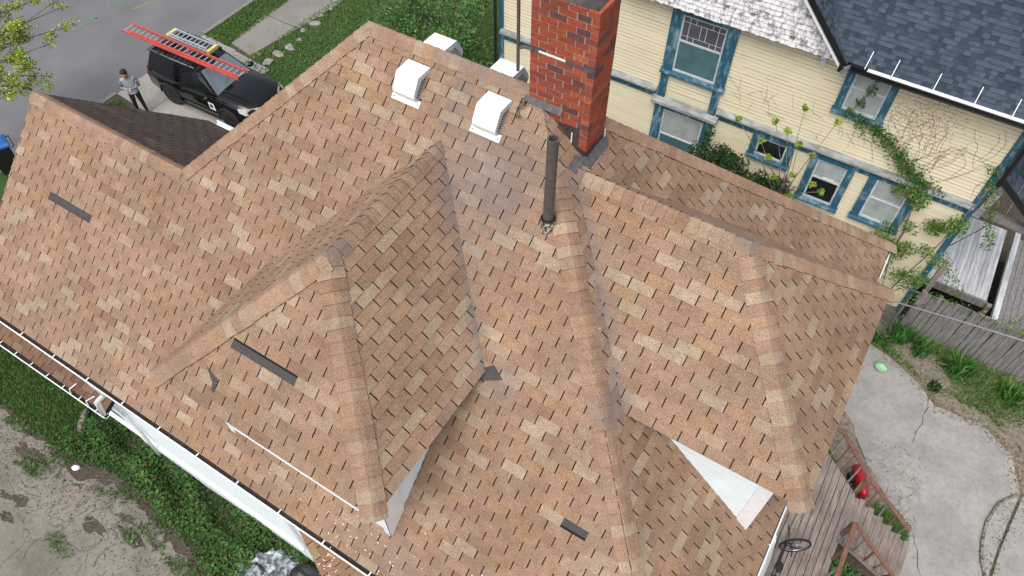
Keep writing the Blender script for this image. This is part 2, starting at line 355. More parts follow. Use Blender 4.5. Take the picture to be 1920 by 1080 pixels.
# ------------------------------------------------------------------ the brown roofed house
H = 6.3; p = .9384; CS = 1 / math.sqrt(1 + p * p); SN = p * CS
EXP, TAB = .143, .333
house = tag(empty('house', (0, 0, 0)), 'house with tan three-tab shingle roof, two hipped dormers and a brick chimney', 'house')
G = {'re': (-5, 5, 4.692), 'rw': (-7.656, 5, 4.692), 'S': (0, 0, 0), 'E': (0, 9.821, 0), 'wj': (-9.871, 2.784, 2.613), 'we': (-13.308, 2.784, 2.613), 'wb': (-13.308, 5.569, 0),
     'd1rb': (-5.997, 4.238, 3.977), 'd1rf': (-5.997, 1.956, 3.977), 'd1l': (-7.788, .165, 2.296), 'd1r': (-4.206, .165, 2.296), 'd1v': (-4.206, 2.447, 2.296), 'd1vl': (-7.788, 2.447, 2.296),
     'd2rb': (-4.266, 4.68, 4.003), 'd2rf': (-1.956, 4.68, 4.003), 'd2s': (-.124, 2.848, 2.284), 'd2e': (-.124, 6.512, 2.284), 'd2v': (-2.434, 2.848, 2.284), 'd2ve': (-2.434, 6.512, 2.284),
     'wse': (-13.308, 0, 0), 'N': (-12.66, 9.821, 0), 'NW': (-12.66, 5.569, 0)}
G = {k: V3(v) + V3((0, 0, H)) for k, v in G.items()}

def seg_dist(q, a, b):
    d = b - a; f = max(0, min(1, (q - a).dot(d) / d.length_squared)); return (q - a - d * f).length
def stain_at(q):
    s = 0.0
    for a, b, r, k in ((G['d1rb'], G['d1v'], .20, .75), (G['d2rb'], G['d2v'], .20, .75), (G['rw'] + V3((1.2, 0, 0)), G['re'], .35, .55), (G['d1rb'] + V3((0, .2, .2)), G['d1rb'] + V3((0, .55, .5)), .35, .7)):
        s = max(s, k * max(0, 1 - seg_dist(q, a, b) / r) ** .8)
    for c, r, k in (((-5.1, 4.1, 10.1), 1.2, .74), ((-4.75, 3.6, 9.7), .7, .5), ((-4.55, .42, 6.7), .6, .55), ((-3.95, 2.4, 8.55), .5, .7), ((-4.1, .15, 6.4), .6, .6), ((-2.6, 2.7, 8.7), .4, .6), ((-6, 2.1, 10.2), .28, .8), ((-1.95, 4.7, 10.3), .3, .75),
                    ((-10.5, .25, 6.5), 1.0, .4), ((-12, .3, 6.5), 1.2, .38), ((-7.6, .3, 8.7), .35, .45), ((-5.5, .3, 8.7), .8, .33), ((-4.25, 1.6, 8.7), .3, .5), ((-1.3, 2.9, 8.6), .5, .4), ((-.2, 2.9, 8.6), .2, .6)):
        s = max(s, k * max(0, 1 - (q - V3(c)).length / r) ** .6)
    return min(1, s + .17)

def clip(poly, cp):
    out = poly
    n = len(cp)
    for i in range(n):
        a, b = cp[i], cp[(i + 1) % n]; inp = out; out = []
        if not inp: return []
        def side(q): return (b[0] - a[0]) * (q[1] - a[1]) - (b[1] - a[1]) * (q[0] - a[0])
        for j in range(len(inp)):
            q, r_ = inp[j], inp[(j + 1) % len(inp)]; sq, sr = side(q), side(r_)
            if sq >= 0: out.append(q)
            if (sq >= 0) != (sr >= 0):
                f = sq / (sq - sr); out.append((q[0] + (r_[0] - q[0]) * f, q[1] + (r_[1] - q[1]) * f))
    return out
def area(pl):
    return .5 * sum(pl[i][0] * pl[(i + 1) % len(pl)][1] - pl[(i + 1) % len(pl)][0] * pl[i][1] for i in range(len(pl)))

class Plane:
    def __init__(s, pts, ex, tone=(1, 1, 1)):
        s.pts = [V3(q) for q in pts]; s.o = s.pts[0]; s.ex = V3(ex).normalized()
        n = V3((0, 0, 0))
        for i in range(len(s.pts)): n += (s.pts[i] - s.o).cross(s.pts[(i + 1) % len(s.pts)] - s.o)
        n.normalize()
        if n.z < 0: n = -n
        s.n = n; s.ey = n.cross(s.ex).normalized()
        if s.ey.z < 0: s.ex = -s.ex; s.ey = -s.ey
        s.poly = [((q - s.o).dot(s.ex), (q - s.o).dot(s.ey)) for q in s.pts]
        if area(s.poly) < 0: s.poly = s.poly[::-1]
        s.tone = tone; s.skip = None
    def at(s, a, b, h=0): return s.o + s.ex * a + s.ey * b + s.n * h

def pick_col(rnd, tone=(1, 1, 1)):
    u = rnd.random()
    if u < .10: c = (.385, .29, .203)
    elif u < .20: c = (.355, .25, .17)
    elif u < .25: c = (.28, .172, .115)
    elif u < .42: c = (.305, .195, .132)
    elif u < .6: c = (.335, .212, .132)
    else: c = (.328, .212, .144)
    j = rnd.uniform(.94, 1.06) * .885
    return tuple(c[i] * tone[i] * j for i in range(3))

TABS = []
def lay(pl, seed, missing=()):
    rnd = random.Random(seed)
    S_ = [q[0] for q in pl.poly]; T_ = [q[1] for q in pl.poly]
    off0 = rnd.uniform(0, TAB)
    r0 = int(math.floor(min(T_) / EXP)); r1 = int(math.ceil(max(T_) / EXP))
    for r_ in range(r0, r1):
        t0 = r_ * EXP; off = off0 + (TAB / 2 if r_ % 2 else 0) + rnd.uniform(-.012, .012)
        k0 = int(math.floor((min(S_) - off) / TAB)); k1 = int(math.ceil((max(S_) - off) / TAB))
        prev = None
        for k in range(k0, k1):
            s0 = off + k * TAB; g = rnd.uniform(.013, .0185)
            cm = pl.at(s0 + TAB / 2, t0 + EXP / 2)
            col = pick_col(rnd, pl.tone)
            if pl.skip and pl.skip(cm): continue
            if any(abs(cm.x - q[0]) < q[3] and abs(cm.y - q[1]) < q[4] and abs(cm.z - q[2]) < .3 for q in missing): continue
            dt = rnd.uniform(-.003, .003)
            pg = clip([(s0 + g / 2, t0 + dt), (s0 + TAB - g / 2, t0 + dt), (s0 + TAB - g / 2, t0 + EXP + .004), (s0 + g / 2, t0 + EXP + .004)], pl.poly)
            if len(pg) < 3 or area(pg) < 2e-4: continue
            TABS.append((pl, pg, t0, col, rnd.uniform(.011, .016)))
def tab_mesh(m, tb):
    pl, pg, t0, col, h0 = tb
    n = len(pg); P = []; C = []
    for (a, b) in pg:
        h = h0 - (h0 - .002) * max(0, (b - t0)) / (EXP + .004); q = pl.at(a, b, h); P.append(q); C.append((*col, stain_at(q)))
    dk = (.045, .032, .028, 0)
    for q in P[:n]: P.append(q); C.append(dk)
    for (a, b) in pg: P.append(pl.at(a, b, -.002)); C.append(dk)
    F = [tuple(range(n))] + [(n + i, 2 * n + i, 2 * n + (i + 1) % n, n + (i + 1) % n) for i in range(n)]
    m.add(P, F, 0, C)

LIP = -.03
plA = Plane([G['S'] + V3((0, -LIP, -LIP * p)), G['re'], G['rw'], G['wj'], G['we'] + V3((-.06, 0, 0)), V3((-13.368, -LIP, H - LIP * p))], (1, 0, 0))
# plane A is not convex at the wing joint: two convex pieces
plA1 = Plane([V3((-9.871, -LIP, H - LIP * p)), G['S'] + V3((0, -LIP, -LIP * p)), G['re'], G['rw'], G['wj']], (1, 0, 0))
plA2 = Plane([V3((-9.871, -LIP, H - LIP * p)), G['wj'], G['we'] + V3((-.06, 0, 0)), V3((-13.368, -LIP, H - LIP * p))], (1, 0, 0))
plB = Plane([V3((-.06, 0, H + .06 * p)), V3((-.06, 9.82, H + .06 * p)), G['re']], (0, 1, 0))
def under_d1(q): return q.z < H + 3.9 and abs(q.x + 5.997) < 1.35 - .0 and .75 < q.y and q.z - H < 3.977 - p * abs(q.x + 5.997) - .25
plA1.skip = under_d1
plB.skip = lambda q: abs(q.y - 4.68) < 1.4 and q.x < -.9 and q.z - H < 4.003 - p * abs(q.y - 4.68) - .25
d1f = Plane([G['d1l'], G['d1r'], G['d1rf']], (1, 0, 0)); d1r = Plane([G['d1r'], G['d1v'], G['d1rb'], G['d1rf']], (0, 1, 0)); d1l = Plane([G['d1l'], G['d1vl'], G['d1rb'], G['d1rf']], (0, 1, 0))
d2f = Plane([G['d2s'], G['d2e'], G['d2rf']], (0, 1, 0)); d2s = Plane([G['d2s'], G['d2v'], G['d2rb'], G['d2rf']], (1, 0, 0)); d2e = Plane([G['d2e'], G['d2ve'], G['d2rb'], G['d2rf']], (1, 0, 0))
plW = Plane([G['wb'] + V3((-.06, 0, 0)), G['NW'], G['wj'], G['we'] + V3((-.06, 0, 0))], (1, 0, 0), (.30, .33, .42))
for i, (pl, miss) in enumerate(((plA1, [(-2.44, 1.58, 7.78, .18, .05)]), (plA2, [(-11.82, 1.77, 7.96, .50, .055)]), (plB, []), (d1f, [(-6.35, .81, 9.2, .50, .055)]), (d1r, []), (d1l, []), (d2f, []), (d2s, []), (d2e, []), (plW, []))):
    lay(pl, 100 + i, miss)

# roof boarding under the shingles
m = MB()
for pl in (plA1, plA2, plB, d1f, d1r, d1l, d2f, d2s, d2e, plW):
    m.poly([q - pl.n * .003 for q in pl.pts])
NEr = [V3((.04, 9.86, H - .03)), V3((-12.7, 9.86, H - .03)), G['rw'], G['re']]
m.poly(NEr); m.poly([V3((-12.7, 9.86, H - .03)), V3((-12.7, 5.569, H - .03)), G['wj'], G['rw']])
# eave and rake boards close the underside
roof = m.build('roof', MT['underlay'], house)
def tab_px(tb):
    pl, pg, t0, col, h = tb
    pts = [pl.at(a, b) for a, b in pg]; c = sum(pts, V3()) / len(pts)
    if not inframe(c, -8) or (CAM - c).dot(pl.n) < 0: return 0
    q = [proj(x_) for x_ in pts]; return abs(area(q))
def hidden(tb):
    pl, pg, t0, col, h = tb
    c = pl.at(sum(a for a, b in pg) / len(pg), sum(b for a, b in pg) / len(pg))
    if pl is plA1 or pl is plA2:
        return -7.9 < c.x < -4.0 and .05 < c.y < 2.6 and not (c.x > -4.55) and (c.y > .35)
    if pl is plB: return 2.9 < c.y < 6.6 and c.x < -.35 and c.x > -2.6
    return pl is d1l or pl is d2e or pl is plW
ranked = sorted(range(len(TABS)), key=lambda i: -(0 if hidden(TABS[i]) else tab_px(TABS[i])))
single = set(ranked[:300])
rest = MB()
for i, tb in enumerate(TABS):
    if i in single:
        m = MB(); tab_mesh(m, tb); m.build('shingle', MT['shingle'], roof)
    else: tab_mesh(rest, tb)
rest.build('shingles', MT['shingle'], house, kind='stuff')

# ridge and hip cap shingles
def caps(a, b, nl, nr, seed, hw=.165, over=.03, lift=.020, tone=(1, 1, 1)):
    rnd = random.Random(seed); a, b = V3(a), V3(b); d = (b - a); L = d.length; d.normalize(); b = b + d * over; L += over
    nl, nr = nl.normalized(), nr.normalized(); na = (nl + nr).normalized()
    wl = nl.cross(d).normalized(); wr = nr.cross(d).normalized()
    if wl.dot(nr) > 0: wl = -wl          # each side vector runs down its own slope
    if wr.dot(nl) > 0: wr = -wr
    k = 0; s0 = 0.0; out = []
    while s0 < L:
        s1 = min(L, s0 + EXP); wj_ = rnd.uniform(-.008, .008)
        P = []; C = []; c0_ = pick_col(rnd, tone); col = tuple(1.03 * (.85 * a_ + .15 * b_) for a_, b_ in zip(c0_, (.335, .225, .155)))
        for s_, h in ((max(0, s0 - .03), lift * .55), (s1, lift + .007)):
            c = a + d * s_
            for wv, nv, o in ((wl, nl, hw + wj_), (wl, nl, .06), (None, na, 0), (wr, nr, .06), (wr, nr, hw + wj_)):
                q = c + (wv * o if wv else V3()) + nv * (h + (.008 if o == .06 else 0) if wv else h * .9 + .004); P.append(q); C.append((*col, min(1, stain_at(q) + .05)))
        top = list(P)
        for q in top: P.append(q); C.append((.04, .028, .025, 0))
        for q, nv in zip(top, (nl, nl, na, nr, nr) * 2): P.append(q - nv * .022); C.append((.03, .022, .02, 0))
        F = [(i, i + 1, i + 6, i + 5) for i in range(4)] + [(15 + i, 16 + i, 26 + i, 25 + i) for i in range(4)] + [(10, 15, 25, 20), (19, 14, 24, 29)]
        if inframe(a + d * (s0 + s1) / 2, 60):
            m = MB(); m.add(P, F, 0, C); m.build('cap_shingle', MT['shingle'], roof)
        s0 = s1
nA, nB = plA1.n, plB.n; nE = V3((0, p, 1)); nNW = V3((-p, 0, 1))
caps(G['re'] + (G['S'] - G['re']) * .13, G['S'], nA, nB, 1); caps(G['re'] + (G['E'] - G['re']) * .12, G['E'], nB, nE, 2); caps(G['re'], G['rw'], nA, nE, 3, over=.02, lift=.014)
caps(G['rw'], G['wj'], nA, nNW, 4, over=0); caps(G['wj'], G['we'], nA, V3((0, p, 1)), 5, over=.07)
caps(G['d1rb'], G['d1rf'], d1r.n, d1l.n, 6, lift=.010); caps(G['d1rf'], G['d1l'], d1f.n, d1l.n, 7, hw=.20, lift=.030); caps(G['d1rf'], G['d1r'], d1f.n, d1r.n, 8, hw=.17, lift=.024)
caps(G['d2rb'], G['d2rf'], d2s.n, d2e.n, 9, lift=.012); caps(G['d2rf'], G['d2s'], d2f.n, d2s.n, 10, hw=.165); caps(G['d2rf'], G['d2e'], d2f.n, d2e.n, 11, hw=.165)

# fascias, rake boards and soffits
def prism(m, pts, th, mi=0):        # vertical skirt under an edge line
    for a, b in zip(pts, pts[1:]): m.beam(a, b, .03, th, mi)
m = MB()
for a, b in (((-13.3, .08), (0, .08)), ((-.13, 0), (-.13, 9.8)), ((-12.66, 9.8), (0, 9.8))):
    m.beam((*a, H - .12), (*b, H - .12), .03, .17)
m.beam(V3((-13.33, .02, H - .1)), G['we'] + V3((-.02, 0, -.13)), .03, .18); m.beam(V3((-13.33, 5.55, H - .1)), G['we'] + V3((-.02, 0, -.13)), .03, .18)
m.build('fascia', MT['white'], house)
m = MB()
m.box(-13.2, -.35, .03, .42, H - .22, H - .19); m.box(-.40, -.14, .42, 9.7, H - .22, H - .19); m.build('soffit', MT['white'], house)
def soffit(m, x0, x1, y0, y1, z): m.box(x0, x1, y0, y1, z - .10, z - .012)
# dormer walls: cheeks and fronts with lapped siding
def lap(m, fn, z0, z1, e, mi=0, out=.012):
    z = z0
    while z < z1 - .01:
        za, zb = z, min(z + e, z1 + .0); a0, b0 = fn(za, out); a1, b1 = fn(zb, .001)
        m.add([a0, b0, b1, a1, fn(za, 0)[0], fn(za, 0)[1]], [(0, 1, 2, 3), (4, 5, 1, 0)], mi); z += e
MT['vinylshade'] = m_plain('painted vinyl lap shade', (.40, .49, .52), .8)  # thin darker strips paint in the shadow under each siding lap
for nm, W2P in (('d1', lambda w_, o, z: V3((-5.997 + w_, .165 + o, z))), ('d2', lambda w_, o, z: V3((-.124 - o, 4.68 - w_, z)))):
    # w_ in +-(b-.32); o inward from the front eave; roof under it: z = H + p*(.165+o) or H + p*(.124+o)
    b_ = 1.79 if nm == 'd1' else 1.832; e0 = .165 if nm == 'd1' else .124; ez = H + (2.296 if nm == 'd1' else 2.284)
    wx = b_ - .30; of = .34
    core = MB(); fr = W2P(-wx, of, 0); 
    for sgn in (-1, 1):
        # cheek: triangle from the front corner back to where eave height meets the slope
        zb = H + p * (e0 + of) - .1; ob = (ez - .06 - H) / p - e0
        core.poly([W2P(sgn * (wx - .01), of, zb), W2P(sgn * (wx - .01), of, ez - .05), W2P(sgn * (wx - .01), ob, ez - .05)])
        m = MB(); sm_ = MB()
        z = zb
        while z < ez - .05:
            z2 = min(z + .1, ez - .05); o1 = (z - H) / p - e0 + .05; o2 = (z2 - H) / p - e0 + .05
            a, b, c_, d_ = W2P(sgn * (wx + .012), of, z), W2P(sgn * (wx + .012), max(of, o1), z), W2P(sgn * wx, max(of, o2), z2), W2P(sgn * wx, of, z2)
            m.add([a, b, c_, d_, W2P(sgn * wx, of, z), W2P(sgn * wx, max(of, o1), z)], [(0, 1, 2, 3), (4, 5, 1, 0)])
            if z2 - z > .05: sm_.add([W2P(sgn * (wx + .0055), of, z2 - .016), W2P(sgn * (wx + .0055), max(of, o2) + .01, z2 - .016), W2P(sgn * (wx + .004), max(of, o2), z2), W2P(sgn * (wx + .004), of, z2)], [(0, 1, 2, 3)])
            z += .1
        m.build('siding', MT['vinyl'], house, kind='stuff'); sm_.build('siding_lap_shade', MT['vinylshade'], house, kind='stuff')
        m = MB(); q0, q1 = W2P(sgn * (wx + .02), of - .03, zb), W2P(sgn * (wx - .1), of - .005, ez - .05)
        m.box(min(q0.x, q1.x), max(q0.x, q1.x), min(q0.y, q1.y), max(q0.y, q1.y), zb, ez - .05)
        q0, q1 = W2P(sgn * (wx + .024), of - .03, zb), W2P(sgn * (wx), of + (.30 if nm == 'd1' else .15), ez - .05); m.box(min(q0.x, q1.x), max(q0.x, q1.x), min(q0.y, q1.y), max(q0.y, q1.y), zb, ez - .052)
        m.build('corner_board', MT['white'], house)
    core.poly([W2P(-wx, of, H + p * (e0 + of) - .1), W2P(wx, of, H + p * (e0 + of) - .1), W2P(wx, of, ez - .05), W2P(-wx, of, ez - .05)])
    core.build('dormer_wall', MT['vinyl'], house)
    # eave fascia of the dormer
    m = MB(); A_ = W2P(-b_ + .02, .02, ez - .07); B_ = W2P(b_ - .02, .02, ez - .07)
    m.beam(A_ + (W2P(0, .05, 0) - W2P(0, 0, 0)), B_ + (W2P(0, .05, 0) - W2P(0, 0, 0)), .025, .07)
    for sgn in (-1, 1): m.beam(W2P(sgn * (b_ - .10), .05, ez - .06), W2P(sgn * (b_ - .10), 2.2, ez - .06), .025, .06)
    q0, q1 = W2P(-b_ + .09, .06, 0), W2P(b_ - .09, 2.0, 0); m.box(min(q0.x, q1.x), max(q0.x, q1.x), min(q0.y, q1.y), max(q0.y, q1.y), ez - .08, ez - .065)
    m.build('dormer_fascia', MT['white'], house)
# slim white drip edge along the front of the small dormer
m = MB(); m.tube([(-6.42, .152, 8.575), (-5.6, .154, 8.575), (-4.3, .154, 8.575)], .0045, 6)
m.build('drip_edge', MT['white'], house)
# dark flashing scrap at the foot of the valley
m = MB(); q = [plA1.at(0, 0)] ; f0 = V3((-4.32, 2.30, 8.60)); 
m.add([(-4.26, 2.30, 8.49), (-3.93, 2.44, 8.605), (-4.12, 2.52, 8.69), (-4.24, 2.44, 8.63)], [(0, 1, 2, 3)]); m.build('valley_flashing', MT['flash'], house)
# torn tab on the dormer
def on_d1f(x, y, h=.016): return V3((x, y, H + 2.296 + p * (y - .165))) + d1f.n * h
m = MB(); m.poly([on_d1f(-7.03, .52), on_d1f(-6.86, .41), on_d1f(-6.80, .44), on_d1f(-6.82, .47)]); m.poly([on_d1f(-6.87, .41), on_d1f(-6.85, .345), on_d1f(-6.80, .335), on_d1f(-6.80, .43)])
m.build('torn_shingle', MT['felt'], house)
for pl, (x0, x1, y0) in ((plA2, (-12.33, -11.31, 1.77)), (plA1, (-2.62, -2.26, 1.58)), (d1f, (-6.86, -5.84, .81))):
    zq = H + (p * y0 if pl is not d1f else 2.296 + p * (y0 - .165)); c0 = V3(((x0 + x1) / 2, y0, zq)); m = MB(); m.obox(c0 + pl.n * .001, pl.ex, pl.ey, pl.n, (x1 - x0) / 2 + .17, .085, .001); m.build('bare_felt', MT['felt'], roof)

# chimney
CX0, CX1, CY0, CY1, CZ1 = -5.09, -4.237, 4.90, 5.40, 12.34
m = MB(); m.box(CX0 + .006, CX1 - .012, CY0 + .006, CY1 - .006, 9.6, CZ1 - .02); chim = m.build('chimney', MT['mortar'], house)
rb = random.Random(9); BH = .0855; zc = 10.05; row = 0; back = MB()
def brick_col(se=False):
    u = rb.random()
    c = (.36, .075, .032) if u < .5 else (.27, .066, .038) if u < .76 else (.14, .058, .056) if u < .92 else (.40, .11, .05)
    j = rb.uniform(.85, 1.12); return (c[0] * j, c[1] * j, c[2] * j, 0)
while zc < CZ1 - .03:
    z0, z1 = zc, min(zc + BH - .0095, CZ1); BL = .232
    def brick(x0, x1, y0, y1, ind=True):
        j = lambda: rb.uniform(-.0025, .0025); c = brick_col()
        mm = MB() if ind else back
        mm.box(x0 + .004, x1 - .004 + j(), y0 + j(), y1, z0 + j() * .5, z1 + j() * .5, 0, c)
        if ind: mm.build('brick', MT['brick'], chim)
    x = CX0 - (BL / 2 if row % 2 else 0); end = CX1 if row % 2 == 0 else CX1 - .102
    while x < end - .01:
        a, b = max(x, CX0), min(x + BL - .009, end)
        if end - b < .05: b = end
        if b - a > .03: brick(a, b, CY0, CY0 + .10)
        if b == end: break
        x += BL
    y = CY0 if row % 2 else CY0 + .11
    while y < CY1 - .02:
        b = min(y + BL - .010, CY1)
        if CY1 - b < .05: b = CY1
        brick(CX1 - .10, CX1, y, b)
        y = b + .010
    for (a, b) in ((CX0, CX0 + .2), (CX0 + .21, CX0 + .41), (CX0 + .42, CX0 + .62), (CX0 + .63, CX1 - .11)): brick(a, b, CY1 - .1, CY1 - .001, False)
    for (a, b) in ((CY0 + .11, CY0 + .29), (CY0 + .30, CY1 - .11)): back.box(CX0, CX0 + .1, a, b, z0, z1, 0, brick_col())
    zc += BH; row += 1
back.build('bricks', MT['brick'], chim, kind='stuff')
m = MB()
xm, ym = (CX0 + CX1) / 2, (CY0 + CY1) / 2
m.add([(CX0 + .0, CY0 + .0, CZ1 - .015), (CX1 - .0, CY0 + .0, CZ1 - .015), (CX1, CY1, CZ1 - .015), (CX0, CY1, CZ1 - .015), (CX0 + .2, CY0 + .13, CZ1 + .05), (CX1 - .2, CY0 + .13, CZ1 + .05), (CX1 - .2, CY1 - .13, CZ1 + .05), (CX0 + .2, CY1 - .13, CZ1 + .05)],
      [(0, 1, 5, 4), (1, 2, 6, 5), (2, 3, 7, 6), (3, 0, 4, 7), (4, 5, 6, 7)]); m.build('chimney_crown', MT['flash'], chim)
m = MB(); m.box(xm - .2, xm + .2, ym - .11, ym + .11, CZ1 + .05, CZ1 + .12); m.build('flue', MT['dark'], chim)
m = MB(); m.box(CX0 + .12, CX1 - .38, CY0 - .008, CY0 - .001, 11.605, 11.632); m.build('strap', MT['white'], chim)
m = MB(); m.box(CX1 - .38, CX1 + .004, CY0 - .007, CY0 - .001, 11.585, 11.625); m.box(CX0 - .01, CX0 + .12, CY0 - .007, CY0 - .001, 11.595, 11.64); m.build('strap', MT['flashgrey'], chim)
m = MB(); m.tube([(-5.21, 4.83, 11.30), (-5.21, 4.83, 13.6)], .021, 8); m.tube([(-5.21, 4.83, 11.62), (-5.15, 4.87, 11.63), (-5.05, 4.892, 11.62)], .022, 6); m.build('mast', MT['pipe'], chim)
# chimney flashing: stepped sheets on both visible faces and aprons on the slope
m = MB()
def roofz(x, y): return H + min(p * y, -p * x, p * (9.821 - y))
yf = CY0 - .006
m.poly([(CX0 - .02, yf, 10.72), (-4.63, yf, 10.55), (-4.63, yf, 10.70), (CX0 - .02, yf, 10.93)]); m.poly([(-4.66, yf - .004, 10.30), (-4.36, yf - .004, 10.2), (-4.36, yf - .004, 10.74), (-4.66, yf - .004, 10.72)])
m.poly([(-4.37, yf - .002, 10.1), (CX1 + .008, yf - .002, 10.05), (CX1 + .008, yf - .002, 10.40), (-4.37, yf - .002, 10.46)])
xr = CX1 + .007
m.poly([(xr, yf, 10.0), (xr, CY1 + .02, 10.0), (xr, CY1 + .02, 10.36), (xr, yf, 10.40)])
m.build('chimney_flashing', MT['flash'], house)
m = MB(); o = .035
m.poly([(CX0 - .05, CY0, H + p * CY0 + o), (CX0 - .05, CY0 - .06, H + p * (CY0 - .06) + o), (-4.6, CY0 - .07, H + p * (CY0 - .07) + o), (-4.6, CY0, H + p * CY0 + o)])
m.build('chimney_apron', MT['flashgrey'], house); m = MB()
m.poly([(CX1, CY0 - .1, H - p * CX1 + o), (CX1 + .10, CY0 - .05, H - p * (CX1 + .10) + o), (CX1 + .10, CY1 - .02, H - p * (CX1 + .10) + o), (CX1, CY1 + .05, H - p * CX1 + o)])
m.build('chimney_apron', MT['flashgrey'], house); m = MB()
m.poly([(-4.62, 4.55, H + p * 4.5 - .0), (-4.55, 4.5, H + p * 4.48), (-4.2, 4.62, H + p * 4.25), (-4.22, 4.9, H + p * 4.25 + .05)])
m.build('chimney_apron', MT['flashgrey'], house)
m = MB(); m.box(-4.455, -4.44, yf - .012, yf - .006, 10.4, 10.64); m.box(CX1 + .008, CX1 + .016, CY1 - .01, CY1 + .015, 10.1, 10.42); m.build('caulk', MT['white'], house)
m = MB()
for k in range(3):
    pts = [(-5.12 + .05 * math.sin(k + i * 1.3), 4.84 - .035 * i + .02 * math.cos(2 * i + k), H + p * (4.84 - .035 * i) + .04 + .03 * (i % 2)) for i in range(6)]
    m.tube(pts, .005, 5)
m.build('wire_scrap', MT['black'], house)

# box vents
MT['ventside'] = m_plain('vent side', (.62, .63, .64), .5)
MT['greylouvre'] = m_plain('grey louvre', (.42, .43, .44), .5)
def vent(x, yb, ne=False):
    ex = V3((1, 0, 0)); ey = V3((0, CS, SN)) if not ne else V3((0, -CS, SN)); n = V3((0, -SN, CS)) if not ne else V3((0, SN, CS))
    zb = H + (p * yb if not ne else p * (9.821 - yb) * 1.037)
    o = V3((x, yb, zb)) + n * .012
    P = lambda a, b, h: o + ex * a + ey * b + n * h
    prof = [(.09, .0), (.062, .03), (.056, .07), (.075, .11), (.12, .14), (.33, .195), (.53, .02), (.53, 0)]
    hw = .175; m = MB()
    n_ = len(prof); V_ = [P(-hw, b, h) for b, h in prof] + [P(hw, b, h) for b, h in prof]
    m.add(V_, [(i, i + 1, n_ + i + 1, n_ + i) for i in range(n_ - 1)], 0); 
    m.add(V_[:n_], [tuple(range(n_))])
    hood = m.build('roof_vent', MT['ventwhite'], house)
    m = MB(); m.add(V_[n_:], [tuple(range(n_))[::-1]]); m.build('side_panel', MT['ventside'], hood); m = MB(); m.poly([P(hw + .003, b, h) for b, h in [(.10, .015), (.085, .06), (.12, .085), (.32, .10), (.44, .02)]]); m.build('grille', MT['dark'], hood)
    m = MB()
    for k in range(11):
        b = .10 + k * .031; h1 = .075 if b < .33 else max(.03, .11 - (b - .33) * .8)
        m.obox(P(hw + .005, b, h1 / 2 + .01), ey, n, ex, .008, h1 / 2, .004)
    m.obox(P(hw, .30, .008), ey, n, ex, .23, .012, .008); m.build('louvre', MT['greylouvre'], hood)
    m = MB(); m.obox(P(.0, .03, .004), ex, ey, n, .225, .05, .004); m.build('flange', MT['ventwhite'], hood)
    m = MB()
    for s_ in (-.19, .19): m.disc(P(s_, .02, .0085), ex, ey, .01, 8)
    m.build('nail_head', MT['pipe'], hood)
vent(-6.70, 4.43); vent(-5.45, 4.435); vent(-6.62, 5.40, True); vent(-5.58, 5.40, True)
# plumbing pipe
m = MB(); b0 = V3((-4.197, 3.911, 9.97)); prof = [(.067, -.1), (.067, 1.43), (.052, 1.43), (.052, 1.1)]
rings = [[b0 + V3((r_ * math.cos(2 * math.pi * k / 20), r_ * math.sin(2 * math.pi * k / 20), z)) for k in range(20)] for r_, z in prof]
m.loft(rings, caps=True); pipe = m.build('vent_pipe', MT['pipe'], house, smooth=False)
m = MB(); m.torus(b0 + V3((0, 0, .16)), (1, 0, 0), (0, 1, 0), .078, .018, 20, 6); m.build('pipe_collar', MT['black'], pipe)
t = NT('peeling lead'); c = t.mix(t.ramp(t.noise(30, 4), [(.48, 0.0), (.54, 1.0)]), (.03, .027, .025), (.55, .5, .42)); MT['lead'] = t.done(c, .7)
m = MB(); m.tube([b0 + V3((0, 0, -.12)), b0 + V3((0, 0, .13))], [.09, .08], 18); m.build('pipe_boot', MT['lead'], pipe)

# gutters with straps
def gutter(a, b, out, nstrap, name='gutter', fill=True, w_=.12, dp=.10, ivals=None):
    a, b, out = V3(a), V3(b), V3(out); d = (b - a).normalized(); L = (b - a).length
    m = MB(); prof = [(0, 0), (0, -dp), (w_ * .75, -dp), (w_, -.01), (w_, 0), (w_ - .022, 0), (w_ - .022, -.012), (w_ * .7, -dp + .012), (.01, -dp + .012), (.01, 0)]
    rings = [[q + out * o_ + V3((0, 0, h)) for o_, h in prof] for q in (a, b)]
    m.loft(rings); g = m.build(name, MT['white'], house)
    if fill:
        m = MB(); m.obox((a + b) / 2 + out * w_ * .4 + V3((0, 0, -.055)), d, out, V3((0, 0, 1)), L / 2 - .01, w_ * .36, .02); m.build('gutter_debris', MT['debris'], g)
    for k in range(nstrap):
        f = (k + .5) / nstrap; q = a + d * L * f
        if not inframe(q, 40): continue
        m = MB(); m.obox(q + out * w_ * .5 + V3((0, 0, .004)), d, out, V3((0, 0, 1)), .011, w_ * .55, .005); m.build('gutter_strap', MT['white'], g)
    return g
gutter((-13.36, .055, H - .065), (-.0, .055, H - .065), (0, -1, 0), 16, dp=.10, w_=.10)
gutter((-.10, -.02, H - .045), (-.10, 3.98, H - .045), (1, 0, 0), 3, w_=.10)
gutter((-.08, 9.0, H - .05), (-.08, 9.83, H - .05), (1, 0, 0), 1, fill=True, w_=.08)
gutter((-13.3, 5.62, H - .06), (-12.6, 5.62, H - .06), (0, 1, 0), 0, fill=False)

